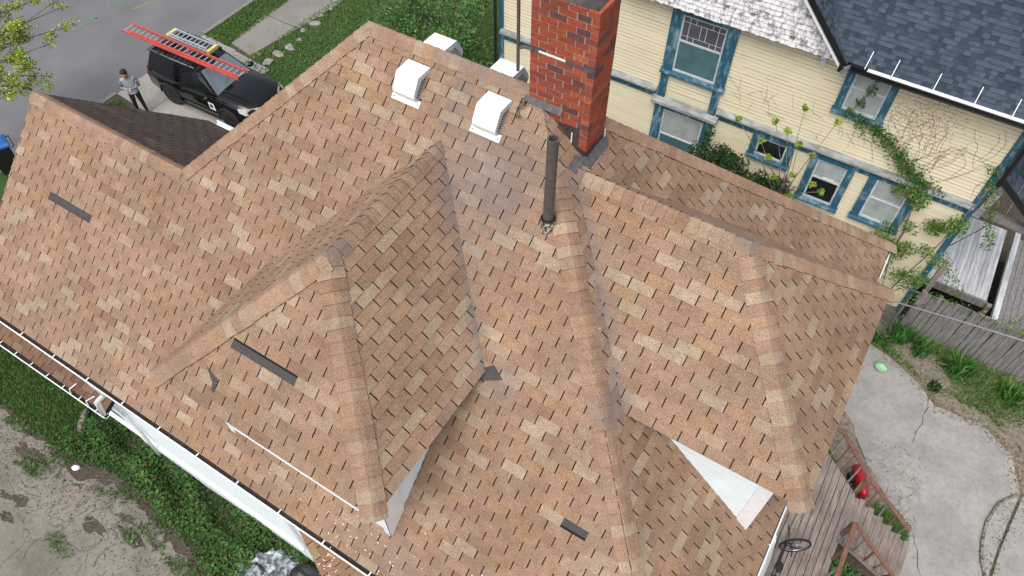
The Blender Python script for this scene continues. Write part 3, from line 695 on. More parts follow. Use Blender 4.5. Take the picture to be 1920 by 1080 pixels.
# walls under the eaves
m = MB()
m.poly([(-13.0, .45, .0), (-.4, .45, 0), (-.4, .45, H - .2), (-13.0, .45, H - .2)]); m.box(-12.6, -.4, .46, 9.4, 0, H - .21)
m.add([(-12.95, .45, H), (-12.95, 5.2, H), (-12.95, 2.784, H + 2.2)], [(0, 1, 2)])
m.build('wall', MT['vinyl'], house)
m = MB(); lap(m, lambda z, o_: (V3((-12.05 if z > 3.05 else -13.7, .43 - o_, z)), V3((-7.55, .43 - o_, z))), 1.30, H - .2, .11); m.build('wall_siding', MT['vinyl'], house, kind='stuff')
m = MB(); m.box(-13.7, -7.55, .36, .43, 1.22, 1.30); m.box(-7.58, -7.5, .39, .44, 1.3, H - .2); m.build('water_table', MT['white'], house)
m = MB(); m.box(-12.6, -.4, .58, .7, 0, 1.28); m.build('foundation', MT['stone'], house)
# front porch roof below the eave with its own gutter, and the angled bay roof
TABS.clear()
pp_ = Plane([V3((-18.2, .10, 3.24)), V3((-12.05, .10, 3.24)), V3((-12.05, 1.2, 3.8)), V3((-18.2, 1.2, 3.8))], (1, 0, 0), (.62, .55, .52)); lay(pp_, 50)
bay1 = Plane([V3((-7.25, .43, 3.28)), V3((-6.0, -.12, 3.28)), V3((-4.6, 1.2, 4.3)), V3((-6.0, 1.3, 4.2))], (.915, -.4, 0), (.82, .74, .66)); 
bay1 = Plane([V3((-7.45, .53, 3.28)), V3((-5.9, -.175, 3.28)), V3((-5.45, .81, 3.75)), V3((-7.0, 1.52, 3.75))], (.91, -.415, 0), (.82, .74, .66)); lay(bay1, 51)
bay2 = Plane([V3((-5.9, -.175, 3.28)), V3((-3.9, -.175, 3.28)), V3((-3.9, .9, 3.75)), V3((-5.45, .9, 3.75))], (1, 0, 0), (.82, .74, .66)); lay(bay2, 52)
m = MB()
for k_, pl in enumerate((pp_, bay1, bay2)):
    m = MB(); m.add([q - pl.n * .003 for q in pl.pts] + [q - V3((0, 0, .12)) for q in pl.pts], [(0, 1, 2, 3), (7, 6, 5, 4), (0, 4, 5, 1), (1, 5, 6, 2), (2, 6, 7, 3), (3, 7, 4, 0)]); m.build('lower_roof', MT['underlay'], house)
m = MB()
for tb in TABS: tab_mesh(m, tb)
m.build('lower_shingles', MT['shingle'], house, kind='stuff')
gutter((-18.2, .1, 3.2), (-12.02, .13, 3.2), (0, -1, 0), 12)
m = MB()
for x_, k in ((-13.0, 1), (-12.45, -1)):
    m.tube([(x_, .02, 3.22), (x_ + .02 * k, .06, 3.40), (x_ + .16, .2, 3.55)], .012, 6)
m.build('loose_strap', MT['white'], house)
m = MB(); m.tube([(-10.58, .03, 6.1), (-10.86, .09, 5.5), (-11.05, .15, 5.0), (-11.17, .165, 4.75), (-11.5, .12, 4.35), (-11.77, .075, 4.0), (-12.01, .06, 3.3)], .05, 10); m.build('downspout', MT['white'], house, smooth=True)
m = MB(); m.box(-13.25, -12.2, .405, .412, 1.60, 1.74); m.build('torn_siding_gap', MT['black'], house)
m = MB(); rt_ = random.Random(3)
for k in range(9): x_ = -13.2 + k * .11; m.add([(x_, .40, 1.66), (x_ + .11, .40, 1.655), (x_ + .05, .395, 1.70 + rt_.uniform(0, .05))], [(0, 1, 2)])
m.build('torn_siding', MT['white'], house)
# pale droppings and paint flecks on the lower slope
m = MB(); rf = random.Random(12)
for k in range(95):
    if k < 62: x_, y_ = rf.gauss(-4.9, .75), abs(rf.gauss(.22, .16))
    elif k < 80: x_, y_ = rf.uniform(-4.6, -1), rf.uniform(.05, .8)
    else: x_, y_ = rf.uniform(-12, -3), rf.uniform(1, 4)
    r0 = rf.uniform(.005, .014) if k < 80 else .006
    c_ = V3((x_, y_, H + p * y_)) + plA1.n * .015
    m.poly([c_ + V3((math.cos(a) * r0 * rf.uniform(.5, 1.2), 0, 0)) + plA1.ey * math.sin(a) * r0 * rf.uniform(.5, 1.2) for a in (0, 1.05, 2.1, 3.14, 4.2, 5.2)])
for k in range(60):
    a_, b_ = rf.gauss(.72, .16), abs(rf.gauss(.2, .12)); c_ = bay1.at(a_ + .5, b_, .014); r0 = rf.uniform(.004, .012)
    m.poly([c_ + bay1.ex * math.cos(a) * r0 + bay1.ey * math.sin(a) * r0 * 1.3 for a in (0, 1.2, 2.4, 3.6, 5)])
m.build('paint_flecks', MT['scuff'], house, kind='stuff')
# ------------------------------------------------------------------ the yellow clapboard house next door
yh = tag(empty('yellow_house', (0, 0, 0)), 'cream yellow clapboard house with peeling teal window trim and a dark blue-grey roof', 'house')
NY = 14.0
MT['seam_shade_grime'] = m_plain('clapboard lap shade and grime', (.36, .29, .18), .9, 0, .5, 5)  # strips carry joint grime plus painted lap shadow under each board
m = MB(); m.box(-11.32, 1.5, NY, NY + 9, 0, 7.2); m.build('wall', MT['cream'], yh)
m = MB(); lap(m, lambda z, o: (V3((-11.3, NY - .002 - o, z)), V3((1.48, NY - .002 - o, z))), 4.55, 7.3, .098, out=.016); m.build('upper_siding', MT['cream'], yh, kind='stuff')
m = MB(); lap(m, lambda z, o: (V3((-11.3, NY - .002 - o, z)), V3((1.48, NY - .002 - o, z))), .4, 4.3, .062, out=.012); m.build('lower_siding', MT['cream'], yh, kind='stuff')
for nm_, za, zb, e_, hh, oo in (('upper_seam_shade_grime', 4.55, 7.3, .098, .017, .016), ('lower_seam_shade_grime', .4, 4.3, .062, .012, .012)):
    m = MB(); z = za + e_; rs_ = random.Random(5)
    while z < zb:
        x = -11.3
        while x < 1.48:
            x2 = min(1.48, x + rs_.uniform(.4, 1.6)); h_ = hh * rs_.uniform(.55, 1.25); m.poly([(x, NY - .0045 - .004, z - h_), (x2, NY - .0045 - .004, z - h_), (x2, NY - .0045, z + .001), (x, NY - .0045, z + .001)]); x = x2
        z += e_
    m.build(nm_, MT['seam_shade_grime'], yh, kind='stuff')
m = MB(); m.box(-11.32, 1.5, NY - .03, NY - .001, 0, .4); m.build('foundation', MT['stone'], yh)
# belt course: teal frieze under a grey sloping ledge
for x0, x1 in ((-11.3, -6.47), (-4.78, 1.49)):
    m = MB(); m.box(x0, x1, NY - .045, NY - .02, 4.22, 4.42); m.build('frieze_board', MT['teal'], yh)
    m = MB(); y0 = NY - .14
    m.add([(x0, y0, 4.42), (x1, y0, 4.42), (x1, NY - .02, 4.56), (x0, NY - .02, 4.56), (x0, y0, 4.46), (x1, y0, 4.46), (x0, NY - .02, 4.42), (x1, NY - .02, 4.42)], [(4, 5, 2, 3), (0, 1, 5, 4), (6, 7, 1, 0)]); m.build('belt_ledge', MT['greytrim'], yh)
m = MB(); m.box(1.40, 1.54, NY - .05, NY - .02, .3, 7.1); m.box(1.505, 1.545, NY - .02, NY + .14, .3, 7.1); m.build('corner_board', MT['teal'], yh)
m = MB(); m.box(-11.36, -11.22, NY - .05, NY - .02, .3, 9); m.build('corner_board', MT['teal'], yh)
m = MB(); m.tube([(-11.42, 13.86, .2), (-11.42, 13.86, 9.0)], .05, 8); m.build('downspout', MT['black'], yh)

def window(x0, x1, z0, z1, rail, glass, casing=.17, sill=True, top=None, lead=False, y=NY):
    """glass opening x0..x1, z0..z1; casing around; meeting rail height"""
    m = MB(); c = casing; zt = z1 + (top if top is not None else c)
    m.box(x0 - c, x0, y - .075, y - .02, z0 - .06, zt); m.box(x1, x1 + c, y - .075, y - .02, z0 - .06, zt); m.box(x0, x1, y - .073, y - .02, z1, zt)
    w_ = m.build('window', MT['teal'], yh)
    s = .045; m = MB()
    for (a, b) in ((x0, x0 + s), (x1 - s, x1)): m.box(a, b, y - .05, y - .015, z0, z1)
    m.box(x0 + s, x1 - s, y - .049, y - .015, z1 - s, z1); m.box(x0 + s, x1 - s, y - .049, y - .015, z0, z0 + .06)
    if rail: m.box(x0 + s, x1 - s, y - .055, y - .015, rail - .022, rail + .022)
    m.build('sash', MT['greytrimlight'], w_)
    zs = [z0 + .06, rail - .022, rail + .022, z1 - s] if rail else [z0 + .06, z1 - s]
    for i in range(0, len(zs), 2):
        g = glass[i // 2] if isinstance(glass, (list, tuple)) else glass
        if lead and i == len(zs) - 2: continue
        m = MB(); m.box(x0 + s, x1 - s, y - .03, y - .022, zs[i], zs[i + 1]); m.build('pane', MT[g], w_)
    if lead:
        a, b = x0 + s, x1 - s; h0, h1 = rail + .022, z1 - s; W_, HH = b - a, h1 - h0
        xs = [0, .15, .30, .40, .60, .70, .85, 1]; cells = []
        rows = [0, .2, .78, 1]
        cells += [(0, .15, 0, .2), (.15, .30, 0, .2), (.30, .70, 0, .2), (.70, .85, 0, .2), (.85, 1, 0, .2)]
        cells += [(0, .15, .2, .78), (.15, .43, .2, .78), (.43, .57, .2, .78), (.57, .85, .2, .78), (.85, 1, .2, .78)]
        cells += [(0, .15, .78, 1), (.15, .30, .78, 1), (.30, .70, .78, 1), (.70, .85, .78, 1), (.85, 1, .78, 1)]
        for (c0, c1, r0, r1) in cells:
            m = MB(); m.box(a + c0 * W_ + .007, a + c1 * W_ - .007, y - .032, y - .024, h0 + r0 * HH + .007, h0 + r1 * HH - .007); m.build('pane', MT['glassgrey'], w_)
        m = MB(); m.box(a, b, y - .027, y - .022, h0, h1); m.build('leading', MT['white'], w_)
    if sill:
        m = MB(); y0 = y - .13
        m.add([(x0 - c - .03, y0, z0 - .075), (x1 + c + .03, y0, z0 - .075), (x1 + c + .03, y - .02, z0 - .0), (x0 - c - .03, y - .02, z0 - .0), (x0 - c - .03, y0, z0 - .12), (x1 + c + .03, y0, z0 - .12), (x0 - c - .03, y - .02, z0 - .12), (x1 + c + .03, y - .02, z0 - .12)],
              [(0, 1, 2, 3), (4, 5, 1, 0), (6, 7, 5, 4), (0, 3, 6, 4), (1, 5, 7, 2)]); m.build('sill', MT['teal'], w_)
    return w_
t = NT('light sash paint'); c = t.mix(t.ramp(t.noise(9, 6, .75), [(.5, 0.0), (.68, .8)]), (.62, .66, .67), (.30, .36, .38)); MT['greytrimlight'] = t.done(c, .7)
window(-6.17, -5.04, 5.17, 6.75, 6.05, ['glassteal', 'glassgrey'], .27, True, .4, True)
for x_ in (-6.43, -5.02): m = MB(); m.box(x_, x_ + .2, NY - .07, NY - .02, 4.30, 5.05); m.build('apron_trim', MT['teal'], yh)
m = MB(); m.add([(-6.53, 13.82, 4.12), (-4.70, 13.82, 4.12), (-4.70, 13.98, 4.32), (-6.53, 13.98, 4.32), (-6.53, 13.82, 4.2), (-4.70, 13.82, 4.2), (-6.53, 13.98, 4.1), (-4.7, 13.98, 4.1)], [(4, 5, 2, 3), (0, 1, 5, 4), (6, 7, 1, 0), (0, 4, 3, 6), (1, 7, 2, 5)]); m.build('window_hood', MT['greytrim'], yh)
window(-6.17, -5.04, 2.3, 3.96, 3.14, ['glassteal', 'glass'], .26, True, .15)
window(-2.06, -1.28, 5.75, 7.1, 6.37, 'glass', .165, True, .1)
window(-3.57, -2.83, 3.64, 4.19, None, 'glassdark', .17, True, .05)
window(-2.05, -1.32, 2.92, 4.2, 3.64, ['glassdark', 'glass'], .17, True, .05)
window(-.62, .17, 2.98, 4.24, 3.66, ['glass', 'glass'], .19, True, .05)
m = MB(); m.box(-1.78, -1.5, 13.93, 13.95, 3.66, 3.72); m.build('paper_scrap', MT['scuff'], yh)

# overhanging gable with white cut shingles, one by one
GY = 13.60; ap = (-7.0, 12.2); slope = 1.14; gx1, gz0 = -2.62, 7.12
m = MB(); m.box(-11.4, gx1 - .02, GY + .03, NY + .02, gz0 - .04, gz0); m.poly([(-11.4, GY + .02, gz0), (gx1, GY + .02, gz0), (-7.0, GY + .02, gz0 + (gx1 + 7) * slope)]); gable = m.build('gable', MT['greytrim'], yh)
rg = random.Random(4); z = gz0 - .05; k = 0; gst = MB()
while z < 9.4:
    xr_ = gx1 + .03 - max(0, z - gz0) / slope; x = -7.6 - (.05 if k % 2 else 0)
    while x < xr_ - .02:
        w_ = rg.uniform(.09, .15); x1 = min(x + w_ - .006, xr_)
        z0_ = z + rg.uniform(-.012, .012); tilt = rg.uniform(.016, .028)
        xt0 = min(x, xr_ - .2 / slope) if False else x
        if x1 - x > .02 and rg.random() > .02:
            zt = z + .15; zt1 = min(zt, gz0 + (gx1 + .03 - x1) * slope + .02); zt0 = min(zt, gz0 + (gx1 + .03 - x) * slope + .02)
            V_ = [(x, GY - tilt, z0_), (x1, GY - tilt, z0_ + rg.uniform(-.008, .008)), (x1, GY + .012, max(zt1, z0_ + .01)), (x, GY + .012, max(zt0, z0_ + .01)), (x, GY + .012, z0_), (x1, GY + .012, z0_)]
            F_ = [(0, 1, 2, 3), (4, 5, 1, 0), (4, 0, 3), (1, 5, 2)]
            if inframe(V3((x, GY, z)), 4) and inframe(V3((x1, GY, z)), 4):
                mm = MB(); mm.add(V_, F_); mm.build('shingle', MT['peel'], gable)
            else: gst.add(V_, F_)
        x += w_
    z += .115; k += 1
gst.build('shingles', MT['peel'], gable, kind='stuff')
for x_ in (-6.95, -4.25, -3.75, -3.3):
    m = MB(); m.box(x_ - .05, x_ + .05, GY + .05, GY + .12, gz0 - .09, gz0 - .04); m.build('soffit_block', MT['pipe'], yh)
m = MB()
m.loft([[(-2.80 + a, y, z) for y, z in ((13.98, 6.60), (13.93, 6.60), (13.86, 6.78), (13.66, 6.98), (13.66, 7.07), (13.98, 7.07))] for a in (-.06, .06)]); m.build('bracket', MT['vinyl'], yh)
# roofs
PN = 1.05; EY = 13.42; EZ = 7.25
ES = .10
def slate(pl, seed, name):
    rnd = random.Random(seed); S_ = [q[0] for q in pl.poly]; T_ = [q[1] for q in pl.poly]; r_ = 0; big = []; st = MB(); items = []
    tt = min(T_)
    while tt < max(T_):
        s = min(S_) - rnd.uniform(0, .2)
        while s < max(S_):
            w_ = rnd.uniform(.07, .19); up = rnd.random() < .55; h0 = .014 if up else .005
            pg = clip([(s, tt), (s + w_, tt), (s + w_, tt + ES + .003), (s, tt + ES + .003)], pl.poly)
            if len(pg) > 2 and area(pg) > 2e-4:
                b = rnd.uniform(.85, 1.15); c_ = (.056 * b, .076 * b, .102 * b, 0) if up else (.035 * b, .047 * b, .065 * b, 0)
                c = pl.at(s + w_ / 2, tt + .07); items.append((pl, pg, tt, c_, h0, c))
            s += w_
        tt += ES
    items.sort(key=lambda it: -(abs(area([proj(it[0].at(a, b)) for a, b in it[1]])) if inframe(it[5], 3) else 0))
    for i, it in enumerate(items):
        pl_, pg, t0, c_, h0, c = it
        if not inframe(c, 250): continue
        n = len(pg); P = [pl_.at(a, b, h0 + .002 - (h0 - .001) * max(0, b - t0) / ES) for a, b in pg] + [pl_.at(a, b, -.001) for a, b in pg]
        F = [tuple(range(n))] + [(j, n + j, n + (j + 1) % n, (j + 1) % n) for j in range(n)]
        mm = MB() if (inframe(c, 3) and len(big) < SL[0]) else st
        mm.add(P, F, 0, c_)
        if mm is not st: mm.build('shingle', MT['tabs'], yroof); big.append(1)
    if st.v: st.build(name, MT['tabs'], yh, kind='stuff')
vx, vy = -2.38, EY
main_r = Plane([V3((vx, EY, EZ)), V3((2.6, EY, EZ)), V3((2.6, EY + 4, EZ + 4 * PN)), V3((vx - 4, EY + 4, EZ + 4 * PN))], (1, 0, 0))
gab_r = Plane([V3((vx, EY, EZ)), V3((vx - 4, EY + 4, EZ + 4 * PN)), V3((vx - 4, EY, EZ + 4 * PN))], (0, 1, 0))
m = MB(); m.poly([q - main_r.n * .004 for q in main_r.pts]); m.poly([q - gab_r.n * .004 for q in gab_r.pts]); yroof = m.build('roof', MT['underlay'], yh)
SL = [230]; slate(main_r, 61, 'shingles'); SL = [70]; slate(gab_r, 62, 'shingles')
m = MB(); m.beam(V3((-2.27, 13.42, 7.08)), V3((-6.47, 13.42, 7.08 + 4.2 * PN)), .04, .11); m.build('rake_board', MT['black'], yh)
m = MB(); m.beam(V3((-2.33, 13.46, 6.98)), V3((-6.53, 13.46, 6.98 + 4.2 * PN)), .06, .06); m.build('rake_trim', MT['white'], yh)
m = MB(); m.box(-2.42, -2.28, 13.32, 13.45, 7.02, 7.14); m.build('rake_end', MT['black'], yh)
# gutter with straps and black fascia
m = MB(); prof = [(0, 0), (0, -.12), (.09, -.12), (.12, -.0), (.10, .0), (.085, -.05), (.015, -.05)]
m.loft([[(x_, EY - o_, 7.26 + h) for o_, h in prof] for x_ in (-1.86, 2.6)]); yg = m.build('gutter', MT['white'], yh)
m = MB(); m.loft([[(x_, EY - o_ * 1.06, 7.262 + h) for o_, h in prof[:5]] for x_ in (-2.2, -1.86)]); m.build('gutter_cover', MT['black'], yg)
m = MB(); m.tube([(-2.18, 13.36, 7.2), (-2.28, 13.35, 7.12), (-2.33, 13.34, 7.0)], .05, 8); m.build('gutter_end', MT['steel'], yg)
m = MB(); m.add([(x_, EY - o_, 7.26 + h) for x_ in (-2.2, 2.6) for o_, h in ((.131, -.012), (.095, -.125), (-.0, -.20), (-.05, -.02))], [(0, 4, 5, 1), (1, 5, 6, 2), (2, 6, 7, 3)]); m.build('fascia', MT['black'], yh)
m = MB(); m.box(-2.3, 2.4, EY + .02, NY, 7.03, 7.07); m.build('soffit', MT['black'], yh)
for x_ in (-1.92, -1.38, -.55, .25, .96):
    a = V3((x_, EY - .10, 7.275)); b = V3((x_ + .01, EY + .22, EZ + .22 * PN + .03)); m = MB(); m.beam(a, b, .015, .006); m.build('gutter_strap', MT['white'], yg)
# lower rear roof beyond the corner
m = MB(); lr = Plane([V3((3.2, 13.9, 4.3)), V3((1.62, 13.9, 5.5)), V3((1.62, 17.5, 5.5)), V3((3.2, 17.5, 4.3))], (0, 1, 0))
m.poly([q for q in lr.pts]); m.poly([q - V3((0, 0, .1)) for q in lr.pts][::-1]); m.build('rear_roof', MT['underlay'], yh)
SL = [60]; slate(lr, 63, 'rear_shingles')
m = MB(); m.beam(V3((1.6, 13.87, 5.46)), V3((3.2, 13.87, 4.25)), .04, .14); m.build('rake_board', MT['black'], yh)
m = MB(); m.tube([(1.60, 13.84, 5.3), (1.60, 13.84, 7.2)], .05, 8); m.build('downspout', MT['black'], yh)  # black tube drawn in for the shadow gap beside the corner board
# back porch of the yellow house: posts, beam and grey boarded floor
bp = tag(empty('back_porch', (0, 0, 0)), 'weathered back porch with pale grey boarded floor beyond the wooden fence', 'porch')
x = 1.66
while x < 3.22:
    m = MB(); m.box(x, x + .098, 14.72, 17.6, 1.14, 1.19 + random.uniform(-.004, .004)); m.build('floor_board', MT['porchgrey'], bp); x += .104
m = MB(); m.box(1.62, 3.24, 14.66, 14.715, .95, 1.18); m.build('rim_board', MT['fence'], bp)
m = MB(); m.box(3.42, 3.56, 14.1, 17.6, 1.1, 1.24); m.build('edge_board', MT['porchgrey'], bp)
x = 3.60
while x < 5.4:
    m = MB(); m.box(x, x + .13, 14.1, 17.6, .95, 1.05); m.build('floor_board', MT['fence'], bp); x += .14
for (x_, y_, h) in ((1.74, 14.0, 2.55), (1.62, 14.75, 4.3), (3.3, 14.6, 1.2)):
    m = MB(); m.box(x_ - .06, x_ + .06, y_ - .06, y_ + .06, 0, h); m.build('post', MT['fence'] if h > 2.6 else MT['deck'], bp)
m = MB(); m.beam((1.5, 14.05, 4.35), (3.4, 14.25, 4.1), .14, .16); m.build('beam', MT['fence'], bp)
m = MB(); m.beam((1.62, 14.0, 4.2), (1.75, 14.0, 5.3), .16, .1, up=(0, 1, 0)); m.build('brace', MT['greytrim'], bp)
m = MB(); m.box(1.6, 6, 14.2, 17.6, .02, .05); m.build('porch_skirt', MT['dark'], bp)

# wooden board fence and the chain link section in front of it
fn = tag(empty('wooden_fence', (1.6, 13.75, 0)), 'weathered grey vertical board fence beside the patio', 'fence')
x = .05; rf = random.Random(8); k = 0
while x < 5.6:
    w_ = rf.uniform(.125, .155); h = 1.55 + .06 * math.sin(x * 1.3) + rf.uniform(-.05, .05); dy = rf.uniform(-.012, .012)
    m = MB(); lean = rf.uniform(-.015, .015)
    m.add([(x, dy, .02), (x + w_ - .012, dy, .02), (x + w_ - .012 + lean, dy, h), (x + lean, dy, h), (x, dy + .022, .02), (x + w_ - .012, dy + .022, .02), (x + w_ - .012 + lean, dy + .022, h), (x + lean, dy + .022, h)],
          [(0, 1, 2, 3), (5, 4, 7, 6), (3, 2, 6, 7), (0, 3, 7, 4), (1, 5, 6, 2)]); m.build('board', MT['fence'], fn); x += w_
for z_ in (.35, 1.25): m = MB(); m.box(0, 5.6, .026, .07, z_, z_ + .09); m.build('rail', MT['fence'], fn)
for x_ in (.1, 2.5, 4.9): m = MB(); m.box(x_ - .05, x_ + .05, .07, .17, 0, 1.5); m.build('post', MT['fence'], fn)
cl = tag(empty('chain_link_fence', (0, 0, 0)), 'low chain link fence with steel top rails at the corner of the roof', 'fence')
m = MB(); m.tube([(.55, 14.15, 1.04), (1.75, 13.85, 1.40)], .024, 7); m.build('top_rail', MT['steel'], cl)
m = MB(); m.tube([(.9, 13.38, 1.17), (2.6, 13.42, 1.45), (4.3, 13.45, 1.68), (6.5, 13.5, 1.9)], .022, 7); m.build('top_rail', MT['steel'], cl)
m = MB(); m.tube([(1.42, 13.4, 0), (1.42, 13.42, 1.3)], .03, 8); m.build('post', MT['steel'], cl)
m = MB()
for k in range(26):
    f = k / 26
    for s_ in (-1, 1):
        a = V3((.4 + f * 1.2, 13.9 - f * .3, .05)); b = a + V3((.5 * s_, -.12 * s_, 1.1)); m.tube([a, b], .0035, 3, cap=False)
m.build('chain_mesh', MT['steel'], cl, kind='stuff')
# ------------------------------------------------------------------ deck with stairs and rails
dk = tag(empty('deck', (0, 0, 0)), 'weathered plank deck with stairs and brown handrails behind the house', 'deck')
x = -.35; rd = random.Random(2); DZ = .92
def far_y(x_): return 8.75 - max(0, (x_ - .75)) * .80
while x < 1.86:
    w_ = .14; ys = [1.5, 3.4 + rd.uniform(-.6, .6), 6.2 + rd.uniform(-.9, .5)]
    ends = ys + [None]
    for i in range(3):
        a = ys[i]; b0 = ends[i + 1] - .006 if ends[i + 1] else far_y(x); b1 = ends[i + 1] - .006 if ends[i + 1] else far_y(x + w_)
        z = DZ + rd.uniform(-.004, .004); m = MB()
        P = [(x, a), (x + w_ - .014, a), (x + w_ - .014, b1), (x, b0)]; m.slab(P, z - .035, z); m.build('plank', MT['deck'], dk)
    x += w_
for k in range(6):       # stair treads, two planks each
    xs = 1.88 + k * .255; z = DZ - .02 - (k) * .15
    if z < .06: break
    for j in range(2):
        m = MB(); m.box(xs + j * .125, xs + j * .125 + .118, 6.72, 7.78 + .04 * j, z - .035, z + rd.uniform(-.003, .003)); m.build('tread', MT['deck'], dk)
for y_ in (6.76, 7.72): m = MB(); m.beam((1.86, y_, .78), (3.25, y_, .02), .05, .2); m.build('stringer', MT['deck'], dk)
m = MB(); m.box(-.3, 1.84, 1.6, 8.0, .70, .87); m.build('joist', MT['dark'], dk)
def rail(pts, bal, base):
    for a, b in zip(pts, pts[1:]): m = MB(); m.beam(a, b, .09, .04); m.build('handrail', MT['rail'], dk)
    for a, b in bal: m = MB(); m.beam(a, b, .035, .035, up=(0, 1, 0)); m.build('baluster', MT['fence'] if rd.random() < .5 else MT['rail'], dk)
rail([(.93, 8.72, 1.62), (1.09, 8.74, 1.62), (1.87, 8.0, 1.58), (3.08, 7.62, .98)],
     [((1.09 + .78 * f, 8.70 - .72 * f, 1.60), (1.05 + .78 * f, 8.55 - .74 * f, .85)) for f in (.1, .3, .5, .75, .98)] + [((1.87 + 1.2 * f, 7.98 - .36 * f, 1.56 - .6 * f), (1.92 + 1.2 * f, 7.80, .86 - .6 * f)) for f in (.25, .5, .72, .95)], .9)
rail([(1.92, 6.82, 1.60), (3.06, 6.48, .95)], [((1.92 + 1.14 * f, 6.80 - .3 * f, 1.58 - .62 * f), (1.96 + 1.14 * f, 6.70, .84 - .62 * f)) for f in (.03, .28, .52, .75, .97)], .9)
rail([(1.92, 6.82, 1.62), (1.90, 4.6, 1.62)], [((1.9, 6.6 - .42 * k, 1.6), (1.86, 6.58 - .42 * k, .8)) for k in range(5)], .9)
for (x_, y_) in ((1.9, 6.8), (1.88, 7.95)): m = MB(); m.box(x_ - .045, x_ + .045, y_ - .045, y_ + .045, 0, 1.58); m.build('post', MT['rail'], dk)

# ------------------------------------------------------------------ bicycle on the deck
bk = tag(empty('bicycle', (.62, 5.62, DZ + .005)), 'black bicycle standing on the deck with its front wheel turned', 'bicycle')
MT['rubber'] = m_plain('rubber', (.018, .018, .02), .8); MT['bikeframe'] = m_plain('bike paint', (.03, .012, .018), .35)
fw_c = V3((.44, .26, .33)); rw_c = V3((.26, -.86, .33)); fa = V3((.86, .50, .10)).normalized(); up_ = V3((-.12, .0, 1)).normalized()
def wheel(c, ax):
    m = MB(); m.torus(c, ax, up_, .305, .026, 32, 8); w_ = m.build('wheel', MT['rubber'], bk, smooth=True)
    m = MB(); m.torus(c, ax, up_, .278, .010, 28, 6); m.build('rim', MT['steel'], w_)
    m = MB()
    for k in range(14):
        a = 2 * math.pi * k / 14; m.tube([c, c + (V3(ax).normalized() * math.cos(a) + up_ * math.sin(a)) * .275], .002, 3, cap=False)
    m.tube([c - V3(ax).cross(up_).normalized() * .05, c + V3(ax).cross(up_).normalized() * .05], .02, 8); m.build('spokes', MT['steel'], w_)
wheel(fw_c, fa); wheel(rw_c, V3((.12, 1, 0)))
hd = V3((.20, .0, .80)); st_ = V3((.24, -.56, .80)); bb_ = V3((.24, -.40, .30)); h2 = V3((.235, .05, .62))
m = MB()
for a, b, r_ in ((hd, h2, .022), (h2, bb_, .020), (hd - V3((0, 0, .05)), st_ - V3((0, 0, .08)), .018), (bb_, st_, .018), (bb_, rw_c, .011), (st_ - V3((0, 0, .08)), rw_c, .010)): m.tube([a, b], r_, 8)
m.build('frame', MT['bikeframe'], bk, smooth=True)
m = MB(); m.tube([h2, fw_c + V3((-.03, .04, 0))], .014, 7); m.tube([h2 + V3((.03, -.02, 0)), fw_c + V3((.03, -.04, 0))], .014, 7); m.build('fork', MT['bikeframe'], bk)
m = MB(); c_ = hd + V3((0, 0, .1)); m.tube([c_ + V3((-.10, .30, .02)), c_ + V3((-.02, .1, .03)), c_, c_ + V3((.12, -.12, .03)), c_ + V3((.16, -.28, .02))], .013, 7); m.tube([hd, c_], .014, 7); m.build('handlebar', MT['black'], bk)
m = MB(); m.ellipsoid(st_ + V3((0, -.02, .06)), .07, .13, .03); m.tube([st_ - V3((0, 0, .1)), st_ + V3((0, 0, .05))], .013, 7); m.build('saddle', MT['rubber'], bk, smooth=True)
m = MB(); m.disc(bb_ + V3((.05, 0, 0)), (0, 1, 0), (0, 0, 1), .10, 18, th=.008); m.tube([bb_ + V3((.06, 0, 0)), bb_ + V3((.07, .13, -.10))], .011, 6); m.box(bb_.x + .06, bb_.x + .16, bb_.y + .10, bb_.y + .17, bb_.z - .12, bb_.z - .10); m.build('crank', MT['steel'], bk)
ws = tag(MB().build('plastic_sheet', MT['white']), 'crumpled white plastic sheet lying between the gutter line and the bicycle', 'sheet')
me = ws.data; rr = random.Random(6); V_ = []; F_ = []
for i in range(13):
    for j in range(7):
        f, g = i / 12, j / 6; x_ = .40 + .36 * g - .0 * f; y_ = 3.6 + 2.15 * f + .12 * math.sin(g * 5)
        if f > .92: x_ = .55 + .2 * g
        V_.append((x_, y_, DZ + .05 + .35 * math.sin(math.pi * g) * (.5 + .5 * f) + rr.uniform(0, .05)))
for i in range(12):
    for j in range(6): F_.append((i * 7 + j, i * 7 + j + 1, i * 7 + j + 8, i * 7 + j + 7))
me.from_pydata(V_, [], F_); me.update()

# ------------------------------------------------------------------ small things on the patio
t = NT('pale green rind'); c = t.mix(t.ramp(t.noise(3, 5, .7, t.stretch(1, 5, 5)), [(.4, 0.0), (.6, 1.0)]), (.20, .48, .22), (.42, .68, .40)); MT['melon'] = t.done(c, .45)
m = MB(); m.ellipsoid((0, 0, .11), .165, .115, .115, 18, 12); ml = m.build('melon', MT['melon'], smooth=True); ml.location = (1.60, 12.08, .03); ml.rotation_euler = (0, 0, R(-15))
tag(ml, 'pale green oval melon lying on the patio concrete', 'melon')
m = MB(); m.tube([(.155, 0, .115), (.185, .01, .13)], .008, 6); m.build('stem', MT['deck'], ml)
t = NT('red plastic'); MT['red'] = t.done(t.mix(1.0, (.45, .012, .02), t.ramp(t.noise(6, 4), [(.3, .8), (.7, 1.1)]), 'MULTIPLY'), .35)
rm = tag(empty('red_tub', (2.02, 8.62, .04), R(-62)), 'long red ribbed plastic body lying under the stair handrail', 'container')
m = MB(); rings = []
for k in range(15):
    f = k / 14; xx = -.42 + .84 * f; r_ = .16 * (1 - abs(2 * f - 1) ** 4) ** .5 + .02; r_ *= (1.0 if k % 2 else .88)
    rings.append([(xx, r_ * .8 * math.cos(a * math.pi / 8), .2 + r_ * 1.1 * math.sin(a * math.pi / 8)) for a in range(16)])
